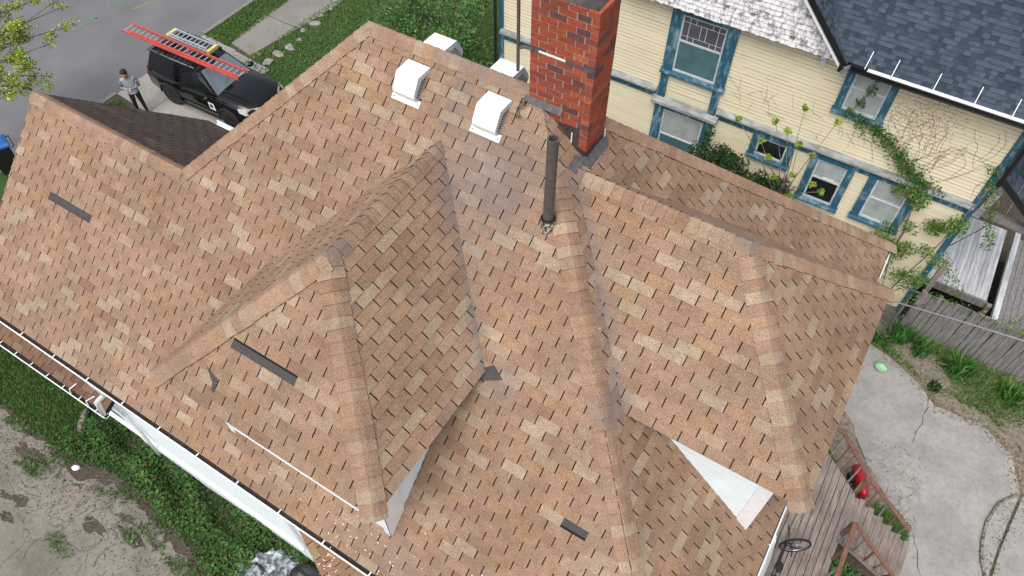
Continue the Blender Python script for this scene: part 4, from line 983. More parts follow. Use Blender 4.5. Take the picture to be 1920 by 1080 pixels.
m.loft(rings); m.build('body', MT['red'], rm, smooth=True)
m = MB(); m.tube([(-.1, -.22, .12), (-.1, -.14, .12)], .12, 14); m.tube([(.22, -.22, .12), (.22, -.14, .12)], .12, 14); m.build('wheel', MT['rubber'], rm)
m = MB(); m.tube([(.38, -.05, .2), (.62, -.1, .12), (.78, -.22, .05)], .018, 7); m.build('handle', MT['black'], rm)
t = NT('bark'); c = t.mix(t.ramp(t.noise(14, 6, .7, t.stretch(1, 1, 1)), [(.4, 0.0), (.62, 1.0)]), (.075, .055, .042), (.34, .30, .26)); t.bump(t.noise(20, 4), .5, .01); MT['bark'] = t.done(c, .95)
m = MB(); m.tube([(5.5, 10.45, .07), (5.2, 10.25, .08), (4.95, 9.9, .08), (4.80, 9.3, .07), (4.80, 8.75, .07), (4.88, 8.3, .07), (5.05, 7.9, .07)], [.018, .026, .03, .036, .038, .04, .03], 8)
tag(m.build('branch', MT['bark'], smooth=True), 'long curved bare branch lying across the patio joint', 'branch')
for k, (x_, y_, L) in enumerate(((2.6, 9.6, .22), (3.6, 9.3, .3), (3.9, 10.9, .18))):
    pass

# ------------------------------------------------------------------ side yard: log, bag, litter, loose downspout
m = MB(); m.tube([(-14.95, .30, .12), (-14.75, -.02, .13), (-14.5, -.28, .12), (-14.3, -.5, .10)], [.07, .10, .11, .06], 10); tag(m.build('log', MT['bark'], smooth=True), 'short split log lying in the ivy by the siding', 'log')
t = NT('bag plastic'); c = t.mix(t.ramp(t.noise(9, 5), [(.42, 0.0), (.6, 1.0)]), (.12, .14, .16), (.50, .54, .58)); MT['bag'] = t.done(c, .3)
m = MB(); rb_ = random.Random(11); n = 13
V_ = []; F_ = []
for i in range(n + 1):
    for j in range(n + 1):
        x_, y_ = -1 + 2 * i / n, -1 + 2 * j / n; r_ = max(0, 1 - (x_ * x_ + y_ * y_) * .6)
        V_.append((x_ * .66 + rb_.uniform(-.07, .07), y_ * .42 + rb_.uniform(-.06, .06), .02 + .42 * r_ ** .7 * (.75 + .35 * math.sin(9 * x_ + 3 * y_) * math.cos(5 * y_ - 2 * x_)) + rb_.uniform(-.09, .10) * r_))
for i in range(n):
    for j in range(n): F_.append((i * (n + 1) + j, i * (n + 1) + j + 1, (i + 1) * (n + 1) + j + 1, (i + 1) * (n + 1) + j))
m.add(V_, F_); bg_ = m.build('plastic_bag', MT['bag']); bg_.location = (-8.35, -.22, .03); bg_.rotation_euler = (0, 0, R(30)); tag(bg_, 'crumpled silver grey plastic bag in the ivy below the bay roof', 'bag')
m = MB(); m.ellipsoid((0, 0, .1), .9, .5, .2, 14, 8, jit=.25, rnd=random.Random(4)); bb2 = m.build('black_sack', MT['black'])
me = bb2.data; bb2.location = (-7.55, .12, .05); bb2.rotation_euler = (.2, .1, R(10)); bb2.scale = (.55, .5, .8); tag(bb2, 'dark flat sack half hidden under the bay roof', 'sack')
m = MB(); m.ellipsoid((0, 0, .05), .10, .075, .055, 12, 8, jit=.15); lc = m.build('litter_cup', MT['white'], smooth=True); lc.location = (-13.98, -.87, .0); lc.rotation_euler = (0, .2, .6); tag(lc, 'crushed white cup on the edge of the cracked slab', 'cup')
m = MB(); m.tube([(-12.6, .36, 2.6), (-12.2, .35, 2.45), (-11.98, .34, 2.1), (-11.92, .33, 1.7), (-11.86, .30, 1.1)], [.04, .04, .036, .034, .032], 8); tag(m.build('loose_downspout', MT['greytrimlight'], smooth=True), 'bent fallen grey downspout leaning on the pale blue siding', 'downspout')

# ------------------------------------------------------------------ sport utility vehicle
t = NT('black car paint'); MT['carpaint'] = t.done((.004, .004, .005), .10, 0, .45); t.b.inputs['Coat Weight'].default_value = .15
t = NT('car glass'); MT['carglass'] = t.done((.006, .007, .008), .05, 0, .7)
t = NT('windshield'); MT['windshield'] = t.done((.14, .18, .20), .06, 0, 1.0)
t = NT('chrome'); MT['chrome'] = t.done((.55, .56, .58), .18, 1.0)
t = NT('amber lens'); MT['amber'] = t.done(t.mix(t.ramp(t.noise(6, 2), [(.55, 0.0), (.62, 1.0)]), (.50, .50, .48), (.60, .27, .08)), .15)
t = NT('tail lamp'); MT['tail'] = t.done((.25, .01, .01), .2)
MT['badgeblue'] = m_plain('badge blue', (.01, .03, .16), .3)
car = tag(empty('sport_utility_vehicle', (-20.83, 10.84, .02), R(2.0)), 'black sport utility vehicle with ladders on its roof, parked on the driveway', 'car')
ST = [(-2.36, .74, .98, .92, .48), (-2.28, .88, 1.08, 1.02, .36), (-1.7, .94, 1.10, 1.06, .26), (0, .95, 1.12, 1.08, .24), (.85, .95, 1.17, 1.11, .24), (1.2, .945, 1.20, 1.12, .24), (1.7, .93, 1.17, 1.09, .26), (2.05, .89, 1.12, 1.04, .28), (2.22, .82, 1.06, .98, .32), (2.34, .74, .96, .88, .38)]
rings = []
for (x_, hw, zt, zb, z0) in ST:
    half = [(0, zt), (hw * .45, zt - .004), (hw * .80, zt - .03), (hw * .95, zb - .03), (hw, zb - .14), (hw * 1.0, .62), (hw * .985, .45), (hw * .94, z0), (0, z0)]
    ring = [(x_, y, z) for y, z in half] + [(x_, -y, z) for y, z in half[-2:0:-1]]
    rings.append(ring)
m = MB(); m.loft(rings); body = m.build('body', MT['carpaint'], car, smooth=True)
m = MB()
B_ = [(-2.27, .80), (-1.2, .87), (0, .885), (1.02, .86)]; T_ = [(-2.02, .60), (-1.1, .69), (-.2, .69), (.22, .62)]
zb, zt = 1.08, 1.72
P = [(x_, y, zb) for x_, y in B_] + [(x_, y, zt + (.0 if i in (0, 3) else .04)) for i, (x_, y) in enumerate(T_)] + [(x_, -y, zb) for x_, y in B_] + [(x_, -y, zt + (.0 if i in (0, 3) else .04)) for i, (x_, y) in enumerate(T_)]
cr_ = [(x_, 0, zt + (.02 if i in (0, 3) else .065)) for i, (x_, y) in enumerate(T_)]; P += cr_
F = [(0, 1, 5, 4), (1, 2, 6, 5), (2, 3, 7, 6), (8, 12, 13, 9), (9, 13, 14, 10), (10, 14, 15, 11), (3, 11, 15, 19, 7), (0, 4, 16, 12, 8)]
F += [(4, 5, 17, 16), (5, 6, 18, 17), (6, 7, 19, 18), (12, 16, 17, 13), (13, 17, 18, 14), (14, 18, 19, 15)]
m.add(P, F); cab = m.build('cabin', MT['carpaint'], car)
def panel(name, a, b, c, d, mat, par, ins=.06, out=.006):
    a, b, c, d = V3(a), V3(b), V3(c), V3(d); ce = (a + b + c + d) / 4; n = (b - a).cross(d - a).normalized()
    q = [v + (ce - v) * ins + n * out for v in (a, b, c, d)]; m = MB(); m.poly(q); return m.build(name, mat, par)
for s in (1, -1):
    def S(i, top): return (T_[i][0], s * T_[i][1], zt + (.0 if i in (0, 3) else .04)) if top else (B_[i][0], s * B_[i][1], zb)
    for i in range(3):
        q = [S(i, 0), S(i + 1, 0), S(i + 1, 1), S(i, 1)]
        if s < 0: q = [q[1], q[0], q[3], q[2]]
        panel('side_window', *[q[k] for k in (1, 0, 3, 2)] if False else q[::1], MT['carglass'], car, .09, -.006 if False else .0065)
panel('windshield', (1.02, -.86, zb), (1.02, .86, zb), (.22, .62, zt), (.22, -.62, zt), MT['windshield'], car, .07, .012)
panel('rear_window', (-2.27, .80, zb), (-2.27, -.80, zb), (-2.02, -.60, zt), (-2.02, .60, zt), MT['carglass'], car, .10, .008)
m = MB()
m.beam((.95, -.8, 1.105), (.30, .1, 1.66), .03, .008, up=(0, 0, 1)) if False else None
for s in (1, -1):
    for wx in (-1.34, 1.34):
        m = MB(); m.tube([(wx, s * .70, .38), (wx, s * .955, .38)], .385, 26); w_ = m.build('wheel', MT['rubber'], car)
        m = MB(); m.disc((wx, s * .958, .38), (1, 0, 0), (0, 0, 1), .25, 20, th=.012)
        for k in range(5):
            a = 2 * math.pi * k / 5; m.tube([(wx, s * .955, .38), (wx + .22 * math.cos(a), s * .966, .38 + .22 * math.sin(a))], .02, 5)
        m.build('rim', MT['black'], w_)
        m = MB(); pts = [(wx + .45 * math.cos(a), s * .945, .38 + .45 * math.sin(a)) for a in [math.pi * k / 12 for k in range(13)]]; m.tube(pts, .035, 6); m.build('wheel_arch', MT['rubber'], car)
    m = MB(); m.tube([(-1.95, s * .62, 1.78), (-1.0, s * .68, 1.82), (.05, s * .64, 1.79)], .022, 7); m.build('roof_rail', MT['chrome' if s < 0 else 'black'], car)
    m = MB(); m.ellipsoid((.72, s * 1.04, 1.14), .09, .13, .085, 12, 8); m.build('mirror', MT['carpaint'], car, smooth=True)
    m = MB(); m.add([(2.34, s * .44, 1.0), (2.12, s * .78, 1.05), (1.84, s * .91, 1.06), (1.92, s * .945, .93), (2.14, s * .89, .86), (2.38, s * .56, .84)], [(0, 1, 2, 3, 4, 5)] if s > 0 else [(5, 4, 3, 2, 1, 0)])
    hl = m.build('headlight', MT['amber'], car); hl.location = (.02, 0, .012)
    m = MB(); m.box(-2.36, -2.22, s * .66 - .12, s * .66 + .12, .85, 1.08); m.build('tail_light', MT['tail'], car)
    for hx in (-.55, .45): m = MB(); m.box(hx - .1, hx + .1, s * .955 - .012, s * .955 + .012, .92, .95); m.build('door_handle', MT['black'], car)
    m = MB(); m.tube([(-1.0, s * .985, .34), (.95, s * .985, .34)], .04, 6); m.build('running_board', MT['black'], car)
    for sx in (-.98, -.02, .98):
        m = MB(); m.box(sx - .004, sx + .004, s * .951 - .003, s * .951 + .003, .45, 1.0); m.build('door_seam', MT['dark'], car)
for k in range(3):
    m = MB(); z_ = .72 + k * .09; m.tube([(2.33 - .02 * k, .0, z_ + .01), (2.33 - .02 * k, .3, z_ + .01), (2.24 - .02 * k, .58, z_ + .015)][::-1] + [(2.33 - .02 * k, -.3, z_ + .01), (2.24 - .02 * k, -.58, z_ + .015)], .032, 6); g_ = m.build('grille_bar', MT['chrome'], car); g_.location = (.07, 0, .02)
m = MB(); m.disc((2.435, 0, .84), (0, 1, 0), (-.2, 0, .45), .07, 16, th=.02); bd = m.build('badge', MT['badgeblue'], car)
m = MB(); m.box(2.28, 2.42, -.72, .72, .38, .58); m.build('front_bumper', MT['carpaint'], car)
m = MB(); m.box(.55, .80, -.962, -.956, .58, .86); stk = m.build('door_sign', MT['white'], car)
m = MB(); m.box(.60, .72, -.966, -.962, .66, .80); m.build('sign_mark', MT['badgeblue'], stk)
for x_ in (-1.5, -.2):
    m = MB(); m.tube([(x_, -.68, 1.84), (x_, .68, 1.84)], .02, 7); m.build('crossbar', MT['black'], car)
m = MB(); m.loft([[(-2.18, y, 1.70), (-1.98, y, 1.745), (-1.98, y, 1.70)] for y in (-.62, .62)]); m.build('spoiler', MT['carpaint'], car)
m = MB(); m.tube([(.95, -.5, 1.14), (.72, .05, 1.335)], .008, 5); m.tube([(.98, .1, 1.13), (.74, .62, 1.33)], .008, 5); m.build('wiper', MT['black'], car)

def ladder(name, a, b, wd, nr, railmat, depth, lab, fly=True):
    a, b = V3(a), V3(b); d = (b - a); L = d.length; d.normalize(); s_ = d.cross(V3((0, 0, 1))).normalized(); u_ = s_.cross(d)
    o = tag(empty(name, a), lab, 'ladder'); 
    for q in ((-1, 1) if not fly else (-1, 1)):
        m = MB(); m.obox(d * L / 2 + s_ * q * wd / 2, d, s_, u_, L / 2, .016, depth / 2); m.build('side_rail', railmat, o)
        if fly: m = MB(); m.obox(d * (L * .53) + s_ * q * (wd / 2 - .045) + u_ * .07, d, s_, u_, L * .46, .014, depth / 2 - .005); m.build('fly_rail', railmat, o)
    for k in range(nr):
        f = (k + .5) / nr; m = MB(); m.tube([d * L * f - s_ * wd / 2, d * L * f + s_ * wd / 2], .019, 6); m.build('rung', MT['steelbright'], o)
    return o, d, s_, u_, L
MT['steelbright'] = m_plain('bright aluminium', (.62, .66, .70), .3, .5, .1); MT['ladderred'] = m_plain('salmon red fibreglass', (.60, .10, .075), .5, 0, .15)
rl, d_, s_, u_, L_ = ladder('extension_ladder', (-24.1, 10.42, 2.03), (-18.8, 10.53, 2.10), .43, 24, MT['ladderred'], .085, 'long salmon red extension ladder tied along the roof of the vehicle')
for f in (.30, .56):
    m = MB(); m.tube([d_ * L_ * f + s_ * .24, d_ * L_ * f + u_ * .1, d_ * L_ * f - s_ * .24, d_ * L_ * (f + .01) - s_ * .26 - u_ * .2], .022, 6); m.build('tie_strap', MT['ladderred'], rl)
sl, d_, s_, u_, L_ = ladder('folding_ladder', (-22.6, 11.03, 2.0), (-20.72, 11.10, 2.0), .40, 10, MT['steelbright'], .07, 'short silver aluminium folding ladder lying on the vehicle roof', False)
for q in (-1, 1): m = MB(); m.obox(d_ * .9 + s_ * q * .14 + u_ * .07, d_, s_, u_, .85, .014, .03); m.build('inner_rail', MT['steelbright'], sl)
MT['padyellow'] = m_plain('yellow foam', (.62, .55, .22), .8)
for f in (.02, .98): m = MB(); m.obox(d_ * L_ * f, d_, s_, u_, .06, .22, .055); m.build('end_cap', MT['padyellow'], sl)

# ------------------------------------------------------------------ blue wheeled bin by the street
MT['binblue'] = m_plain('blue bin lid', (.02, .12, .42), .4); MT['binblack'] = m_plain('black bin', (.015, .015, .018), .5)
bn = tag(empty('wheeled_bin', (-24.15, 4.80, 0), R(-20)), 'black wheeled bin with blue lid standing beside the street', 'bin')
m = MB(); m.loft([[(x_ * s, y_ * s, z) for x_, y_ in ((-.28, -.32), (.28, -.32), (.28, .32), (-.28, .32))] for z, s in ((.06, .82), (.95, 1.0), (.99, 1.06))]); m.build('body', MT['binblack'], bn)
m = MB(); m.loft([[(x_ * s, y_ * s + .02, z) for x_, y_ in ((-.32, -.36), (.32, -.36), (.32, .36), (-.32, .36))] for z, s in ((.99, 1.0), (1.05, .98), (1.10, .75))]); m.build('lid', MT['binblue'], bn)
m = MB(); m.box(-.30, .30, -.41, -.375, .86, .98); m.build('rim', MT['binblue'], bn)
m = MB(); m.box(-.1, .1, -.15, .0, 1.102, 1.106); m.build('sticker', MT['white'], bn)
m = MB(); m.tube([(-.3, .36, .93), (-.3, .45, .96), (.3, .45, .96), (.3, .36, .93)], .017, 7); m.build('handle', MT['binblack'], bn)
for s in (-1, 1): m = MB(); m.tube([(s * .24, .28, .11), (s * .31, .28, .11)], .11, 14); m.build('wheel', MT['rubber'], bn)

# ------------------------------------------------------------------ person looking at a phone
MT['hoodie'] = None
t = NT('hoodie'); MT['hoodie'] = t.done(t.mix(t.ramp(t.noise(5, 4), [(.4, 0.0), (.6, 1.0)]), (.27, .33, .38), (.36, .42, .46)), .9)
t = NT('patterned sleeve'); MT['sleeve'] = t.done(t.mix(t.ramp(t.noise(16, 3, .7), [(.48, 0.0), (.53, 1.0)]), (.02, .02, .035), (.5, .54, .58)), .9)
MT['trousers'] = m_plain('black trousers', (.014, .014, .018), .9); MT['skin'] = m_plain('skin', (.42, .23, .16), .6, 0, .08); MT['hair'] = m_plain('dark hair', (.014, .010, .008), .7, 0, .4, 30); MT['shoe'] = m_plain('black shoe', (.012, .012, .013), .7)
pe = empty('person', (-22.67, 8.92, .02), R(52))
tag(pe, 'person in grey hooded top and black trousers looking down at a phone on the driveway', 'person')
J = {'pel': (0, .0, .96, .155), 'abd': (0, .0, 1.12, .15), 'che': (0, -.01, 1.32, .175), 'nec': (0, -.045, 1.50, .062), 'hd0': (0, -.085, 1.60, .085), 'hd1': (0, -.10, 1.70, .088), 'hd2': (0, -.07, 1.765, .06)}
for s, n in ((1, 'l'), (-1, 'r')):
    J.update({'sh' + n: (s * .19, .0, 1.42, .085), 'el' + n: (s * .27, -.02, 1.14, .058), 'wr' + n: (s * .09, -.25, 1.20, .036), 'ha' + n: (s * .055, -.31, 1.215, .034),
              'hi' + n: (s * .095, .0, .90, .105), 'kn' + n: (s * .12, -.03 if s > 0 else .0, .50, .072), 'an' + n: (s * .135, .03, .10, .05), 'to' + n: (s * .15, -.12, .045, .042)})
E_ = [('pel', 'abd'), ('abd', 'che'), ('che', 'nec'), ('nec', 'hd0'), ('hd0', 'hd1'), ('hd1', 'hd2')]
for n in 'lr': E_ += [('che', 'sh' + n), ('sh' + n, 'el' + n), ('el' + n, 'wr' + n), ('wr' + n, 'ha' + n), ('pel', 'hi' + n), ('hi' + n, 'kn' + n), ('kn' + n, 'an' + n), ('an' + n, 'to' + n)]
for s, n in ((1, 'l'), (-1, 'r')):       # five short curled fingers on each hand
    hx, hy, hz = J['ha' + n][:3]
    for k in range(4):
        J['f%s%da' % (n, k)] = (hx - s * .005, hy - .018 - .004 * k, hz + .03 - .02 * k, .0095); J['f%s%db' % (n, k)] = (hx - s * .035, hy - .045 + .004 * k, hz + .034 - .02 * k, .0085)
        E_ += [('ha' + n, 'f%s%da' % (n, k)), ('f%s%da' % (n, k), 'f%s%db' % (n, k))]
    J['t%sa' % n] = (hx - s * .01, hy + .012, hz + .045, .011); J['t%sb' % n] = (hx - s * .035, hy - .012, hz + .06, .009)
    E_ += [('ha' + n, 't%sa' % n), ('t%sa' % n, 't%sb' % n)]
ks = list(J); me = bpy.data.meshes.new('body'); me.from_pydata([J[k][:3] for k in ks], [(ks.index(a), ks.index(b)) for a, b in E_], [])
tmp = bpy.data.objects.new('body', me); COL.link(tmp)
md = tmp.modifiers.new('skin', 'SKIN'); md.use_smooth_shade = True
for i, k in enumerate(ks):
    v = me.skin_vertices[0].data[i]; r_ = J[k][3]; v.radius = (r_, r_); v.use_root = (k == 'pel')
    if k in ('che', 'abd', 'pel'): v.radius = (r_, r_ * .78)
tmp.modifiers.new('sub', 'SUBSURF').levels = 2; tmp.modifiers['sub'].render_levels = 2
dg = bpy.context.evaluated_depsgraph_get(); nm = bpy.data.meshes.new_from_object(tmp.evaluated_get(dg)); bpy.data.objects.remove(tmp)
nm.materials.clear()
for k in ('hoodie', 'sleeve', 'trousers', 'skin', 'shoe'): nm.materials.append(MT[k])
for pol in nm.polygons:
    c = pol.center; pol.use_smooth = True
    pol.material_index = 3 if (c.z > 1.50 or (c.y < -.235 and c.z > 1.1)) else 4 if c.z < .085 else 2 if c.z < .93 else 1 if (abs(c.x) > .2) else 0
bo = bpy.data.objects.new('body', nm); COL.link(bo); bo.parent = pe
m = MB(); rh = random.Random(3); m.ellipsoid((0, -.055, 1.735), .108, .118, .095, 16, 10, jit=.16, rnd=rh); m.ellipsoid((0, .01, 1.66), .095, .07, .10, 12, 8, jit=.2, rnd=rh); m.build('hair', MT['hair'], pe, smooth=True)
m = MB(); m.ellipsoid((0, -.188, 1.625), .014, .02, .026, 8, 6); m.build('nose', MT['skin'], pe, smooth=True)
for s in (-1, 1):
    m = MB(); m.ellipsoid((s * .035, -.176, 1.655), .012, .008, .007, 8, 6); m.build('eye', MT['hair'], pe, smooth=True)
    m = MB(); m.ellipsoid((s * .09, -.09, 1.645), .014, .022, .032, 8, 6); m.build('ear', MT['skin'], pe, smooth=True)
m = MB(); m.box(-.024, .024, -.172, -.166, 1.575, 1.583); m.build('mouth', MT['ladderred'], pe)
m = MB(); m.tube([(-.12, .05, 1.47), (0, .10, 1.46), (.12, .05, 1.47), (.07, -.06, 1.48), (-.07, -.06, 1.48), (-.12, .05, 1.47)], .035, 8); m.build('hood', MT['hoodie'], pe, smooth=True)
m = MB(); m.tube([(-.15, 0, .93), (-.07, -.12, .925), (.07, -.12, .925), (.15, 0, .93), (.07, .12, .935), (-.07, .12, .935), (-.15, 0, .93)], .028, 8); m.build('hem', MT['hoodie'], pe, smooth=True)
ph = MB(); ph.box(-.038, .038, -.078, .078, -.004, .004); pho = ph.build('phone', MT['black']); a_ = R(52)
q = V3((0, -.35, 1.235)); pho.location = (-22.67 + q.x * math.cos(a_) - q.y * math.sin(a_), 8.92 + q.x * math.sin(a_) + q.y * math.cos(a_), .02 + q.z); pho.rotation_euler = (R(35), 0, a_); tag(pho, 'dark phone held in both hands by the person on the driveway', 'phone')
m = MB(); m.box(-.033, .033, -.07, .07, .0042, .0048); m.build('screen', MT['glassdark'], pho)
# ------------------------------------------------------------------ vegetation
def gcol(rnd, base, var=.35):
    u = rnd.random()
    if u < .07: base = (base[0] * 2.2 + .02, base[1] * 1.15, base[2] * 1.1)
    elif u < .25: base = tuple(b * .6 for b in base)
    elif u < .33: base = tuple(b * 1.5 for b in base)
    j = 1 + rnd.uniform(-var, var); y = rnd.uniform(-.15, .25)
    return (max(.004, base[0] * j * (1 + y)), base[1] * j, max(.003, base[2] * j), 0)
def leaf(m, c, size, rnd, base, flat=.5, var=.35):
    n = V3((rnd.gauss(0, 1), rnd.gauss(0, 1), rnd.gauss(0, 1) + flat * 3)).normalized()
    a = n.orthogonal().normalized(); b = n.cross(a); an = rnd.uniform(0, 6.28); a, b = a * math.cos(an) + b * math.sin(an), b * math.cos(an) - a * math.sin(an)
    s = size * rnd.uniform(.6, 1.25); fold = n * s * .18
    m.add([c - a * s * .55, c - b * s * .36 + fold, c + a * s * .55, c + b * s * .36 + fold], [(0, 1, 2), (0, 2, 3)], 0, gcol(rnd, base, var))
def clump(m, c, rx, ry, rz, n, size, rnd, base, flat=.5, var=.35):
    for _ in range(n):
        v = V3((rnd.gauss(0, 1), rnd.gauss(0, 1), rnd.gauss(0, 1))).normalized() * (rnd.random() ** .45)
        leaf(m, V3(c) + V3((v.x * rx, v.y * ry, v.z * rz)), size, rnd, base, flat, var)
def inpoly(x, y, P):
    r = False; n = len(P)
    for i in range(n):
        a, b = P[i], P[(i + 1) % n]
        if (a[1] > y) != (b[1] > y) and x < (b[0] - a[0]) * (y - a[1]) / (b[1] - a[1]) + a[0]: r = not r
    return r
def grass(name, poly, n, h, base, seed, label, z=.004, patch=.0, wd=.012):
    rnd = random.Random(seed); m = MB(); xs = [q[0] for q in poly]; ys = [q[1] for q in poly]; k = 0; tries = 0
    while k < n and tries < n * 6:
        tries += 1; x, y = rnd.uniform(min(xs), max(xs)), rnd.uniform(min(ys), max(ys))
        if not inpoly(x, y, poly) or not inframe(V3((x, y, z)), 30): continue
        if patch and (math.sin(x * 2.3 + 1.7 * math.sin(y * 1.9)) + math.sin(y * 3.1 + x) + rnd.uniform(-1.2, 1.2)) < patch - 1: continue
        k += 1; a = rnd.uniform(0, 6.28); hh = h * rnd.uniform(.5, 1.3); d = V3((math.cos(a), math.sin(a), 0)); s = V3((-d.y, d.x, 0)) * wd; p0 = V3((x, y, z)); p1 = p0 + d * hh * .7 + V3((0, 0, hh * .75))
        m.add([p0 - s, p0 + s, p1], [(0, 1, 2)], 0, gcol(rnd, base, .3))
    o = m.build(name, MT['leaf'], kind='stuff'); tag(o, label, 'grass'); return o
GR = (.055, .128, .02)
grass('verge_grass', [(-24.28, 13.2), (-23.02, 13.2), (-23.15, 19), (-24.28, 19)], 5000, .09, GR, 1, 'strip of grass between the street kerb and the sidewalk', wd=.018)
grass('lawn_grass', [(-21.85, 12.2), (-12, 12.2), (-12, 24), (-21.3, 24)], 26000, .10, GR, 2, 'green front lawn grass beside the parked vehicle', wd=.02)
grass('driveway_grass', [(-24.2, 7.6), (-23.0, 7.9), (-22.9, 8.8), (-24.1, 9.0)], 1800, .09, (.085, .13, .03), 3, 'thin grass patch at the kerb near the person', patch=.4, wd=.016)
grass('driveway_grass', [(-21.9, 9.0), (-20.75, 9.0), (-20.75, 9.62), (-21.8, 9.3)], 1300, .12, GR, 4, 'small grass tuft strip at the driveway edge above the front gable', z=.022, wd=.016)
grass('side_grass', [(-22.6, 1.5), (-13.8, .2), (-14.6, -.75), (-17.0, -.7), (-19, -3), (-24, -3)], 17000, .09, (.05, .115, .02), 5, 'lawn grass below the porch gutter on the street side', wd=.016)
grass('weed_grass', [(.9, 13.7), (1.2, 12.85), (2.3, 12.45), (3.1, 12.2), (4.2, 12.2), (5.1, 11.6), (7, 11.6), (7, 13.7)], 5200, .14, (.07, .15, .03), 6, 'weedy grass along the foot of the wooden fence', patch=.75, wd=.014)
grass('stair_grass', [(2.2, 8.9), (3.3, 8.25), (3.35, 7.85), (2.6, 8.0)], 900, .12, (.07, .17, .03), 7, 'bright grass tuft beside the lower stairs', z=.036, patch=.8)
# ivy and ground cover below the siding
def cover(name, poly, n, size, h, base, seed, label, patch=None, cat='ivy'):
    rnd = random.Random(seed); m = MB(); xs = [q[0] for q in poly]; ys = [q[1] for q in poly]; k = 0; tr = 0
    while k < n and tr < n * 8:
        tr += 1; x, y = rnd.uniform(min(xs), max(xs)), rnd.uniform(min(ys), max(ys))
        if not inpoly(x, y, poly): continue
        f = .5 + .5 * math.sin(x * 2.1 + 2.2 * math.sin(y * 2.7)) * math.sin(y * 3.3 + 1.4 * math.sin(x * 1.7))
        if patch is not None and f + rnd.uniform(-.25, .25) < patch: continue
        k += 1; z = h * f * rnd.random() ** .6 + .02; leaf(m, V3((x, y, z)), size, rnd, tuple(b * (.65 + .6 * f) for b in base), .8)
    o = m.build(name, MT['leaf'], kind='stuff'); tag(o, label, cat); return o
cover('ivy', [(-14.2, .6), (-14.9, -.3), (-14.3, -.75), (-13.2, -.5), (-12.4, -.45), (-11.2, -.6), (-10.0, -.85), (-8.8, -1.1), (-7.0, -1.5), (-7.0, .6)], 13500, .085, .42, (.045, .11, .024), 8, 'dense ivy and weeds growing below the pale blue siding', patch=.16)
cover('edge_weeds', [(-16.6, -.5), (-14.0, -.55), (-12.4, -.4), (-10.0, -.8), (-8.4, -1.2), (-8.4, -1.8), (-10.2, -1.35), (-12.5, -.95), (-14.2, -1.3), (-16.6, -1.0)], 1900, .055, .10, (.05, .115, .025), 19, 'low scattered weeds along the broken edge of the slab', patch=.42, cat='weeds')
cover('slab_weeds', [(-17.5, -1.2), (-12, -1.0), (-10.5, -1.6), (-10.5, -2.6), (-17.5, -2.6)], 1500, .06, .10, (.06, .13, .03), 9, 'scattered weeds growing in the cracks of the old slab', patch=.86, cat='weeds')
cover('stair_weeds', [(1.95, 5.2), (2.9, 5.2), (2.9, 6.6), (1.95, 6.6)], 1400, .07, .35, (.04, .13, .025), 10, 'leafy weeds growing beside the deck below the stairs', cat='weeds')
cover('deck_weeds', [(.9, 9.3), (1.35, 9.0), (1.7, 8.4), (1.4, 8.35), (.9, 8.8)], 420, .08, .4, (.05, .16, .03), 11, 'green weeds at the top corner of the deck rail', cat='weeds')
# upright weeds along the fence
def tuft(x, y, r, n, h, base, seed, label, nm='weed_clump', group=None):
    rnd = random.Random(seed); o = empty(nm, (x, y, 0)); m = MB()
    for _ in range(n):
        a = rnd.uniform(0, 6.28); q = V3((math.cos(a), math.sin(a), 0)) * r * rnd.random() ** .6; L = h * rnd.uniform(.5, 1.2); lean = V3((rnd.gauss(0, .35), rnd.gauss(0, .35), 1)).normalized(); d = V3((math.cos(a), math.sin(a), 0)).cross(V3((0, 0, 1))) * .014
        p1 = q + lean * L * .6; p2 = q + lean * L + V3((lean.x, lean.y, -.3)) * L * .35
        m.add([q - d, q + d, p1 + d * 1.3, p1 - d * 1.3, p2], [(0, 1, 2, 3), (3, 2, 4)], 0, gcol(rnd, base))
    m.build('blades', MT['leaf'], o, kind='stuff'); tag(o, label, 'weeds', group); return o
for i, (x, y, r, n, h, lb) in enumerate(((1.75, 13.35, .30, 170, .55, 'tall green weed clump at the end of the wooden fence beside the roof corner'), (2.35, 13.2, .25, 110, .4, 'green weed clump at the foot of the fence, second from the roof corner'),
        (3.35, 13.1, .34, 210, .5, 'broad green weed clump in the middle of the fence foot'), (4.6, 13.0, .3, 150, .45, 'green weed clump at the far end of the visible fence'), (2.95, 12.28, .17, 90, .22, 'low dark green weed growing out of the patio concrete'), (1.3, 12.95, .25, 110, .3, 'weeds sprouting where the patio meets the roof corner'))):
    tuft(x, y, r, n, h, (.055, .16, .03) if i != 4 else (.03, .085, .02), 40 + i, lb)

def plant_tree(name, base, stems, leaves, lab, cat, seed, size, col, flat=.3, trunk_mat='bark'):
    rnd = random.Random(seed); o = tag(empty(name, base), lab, cat)
    m = MB()
    for pts, r0, r1 in stems:
        n = len(pts); m.tube([V3(q) - V3(base) for q in pts], [r0 + (r1 - r0) * i / (n - 1) for i in range(n)], 6)
    m.build('trunk', MT[trunk_mat], o, smooth=True)
    m = MB()
    for (c, rx, ry, rz, n) in leaves: clump(m, V3(c) - V3(base), rx, ry, rz, n, size, rnd, col, flat)
    m.build('crown', MT['leaf'], o, kind='stuff'); return o
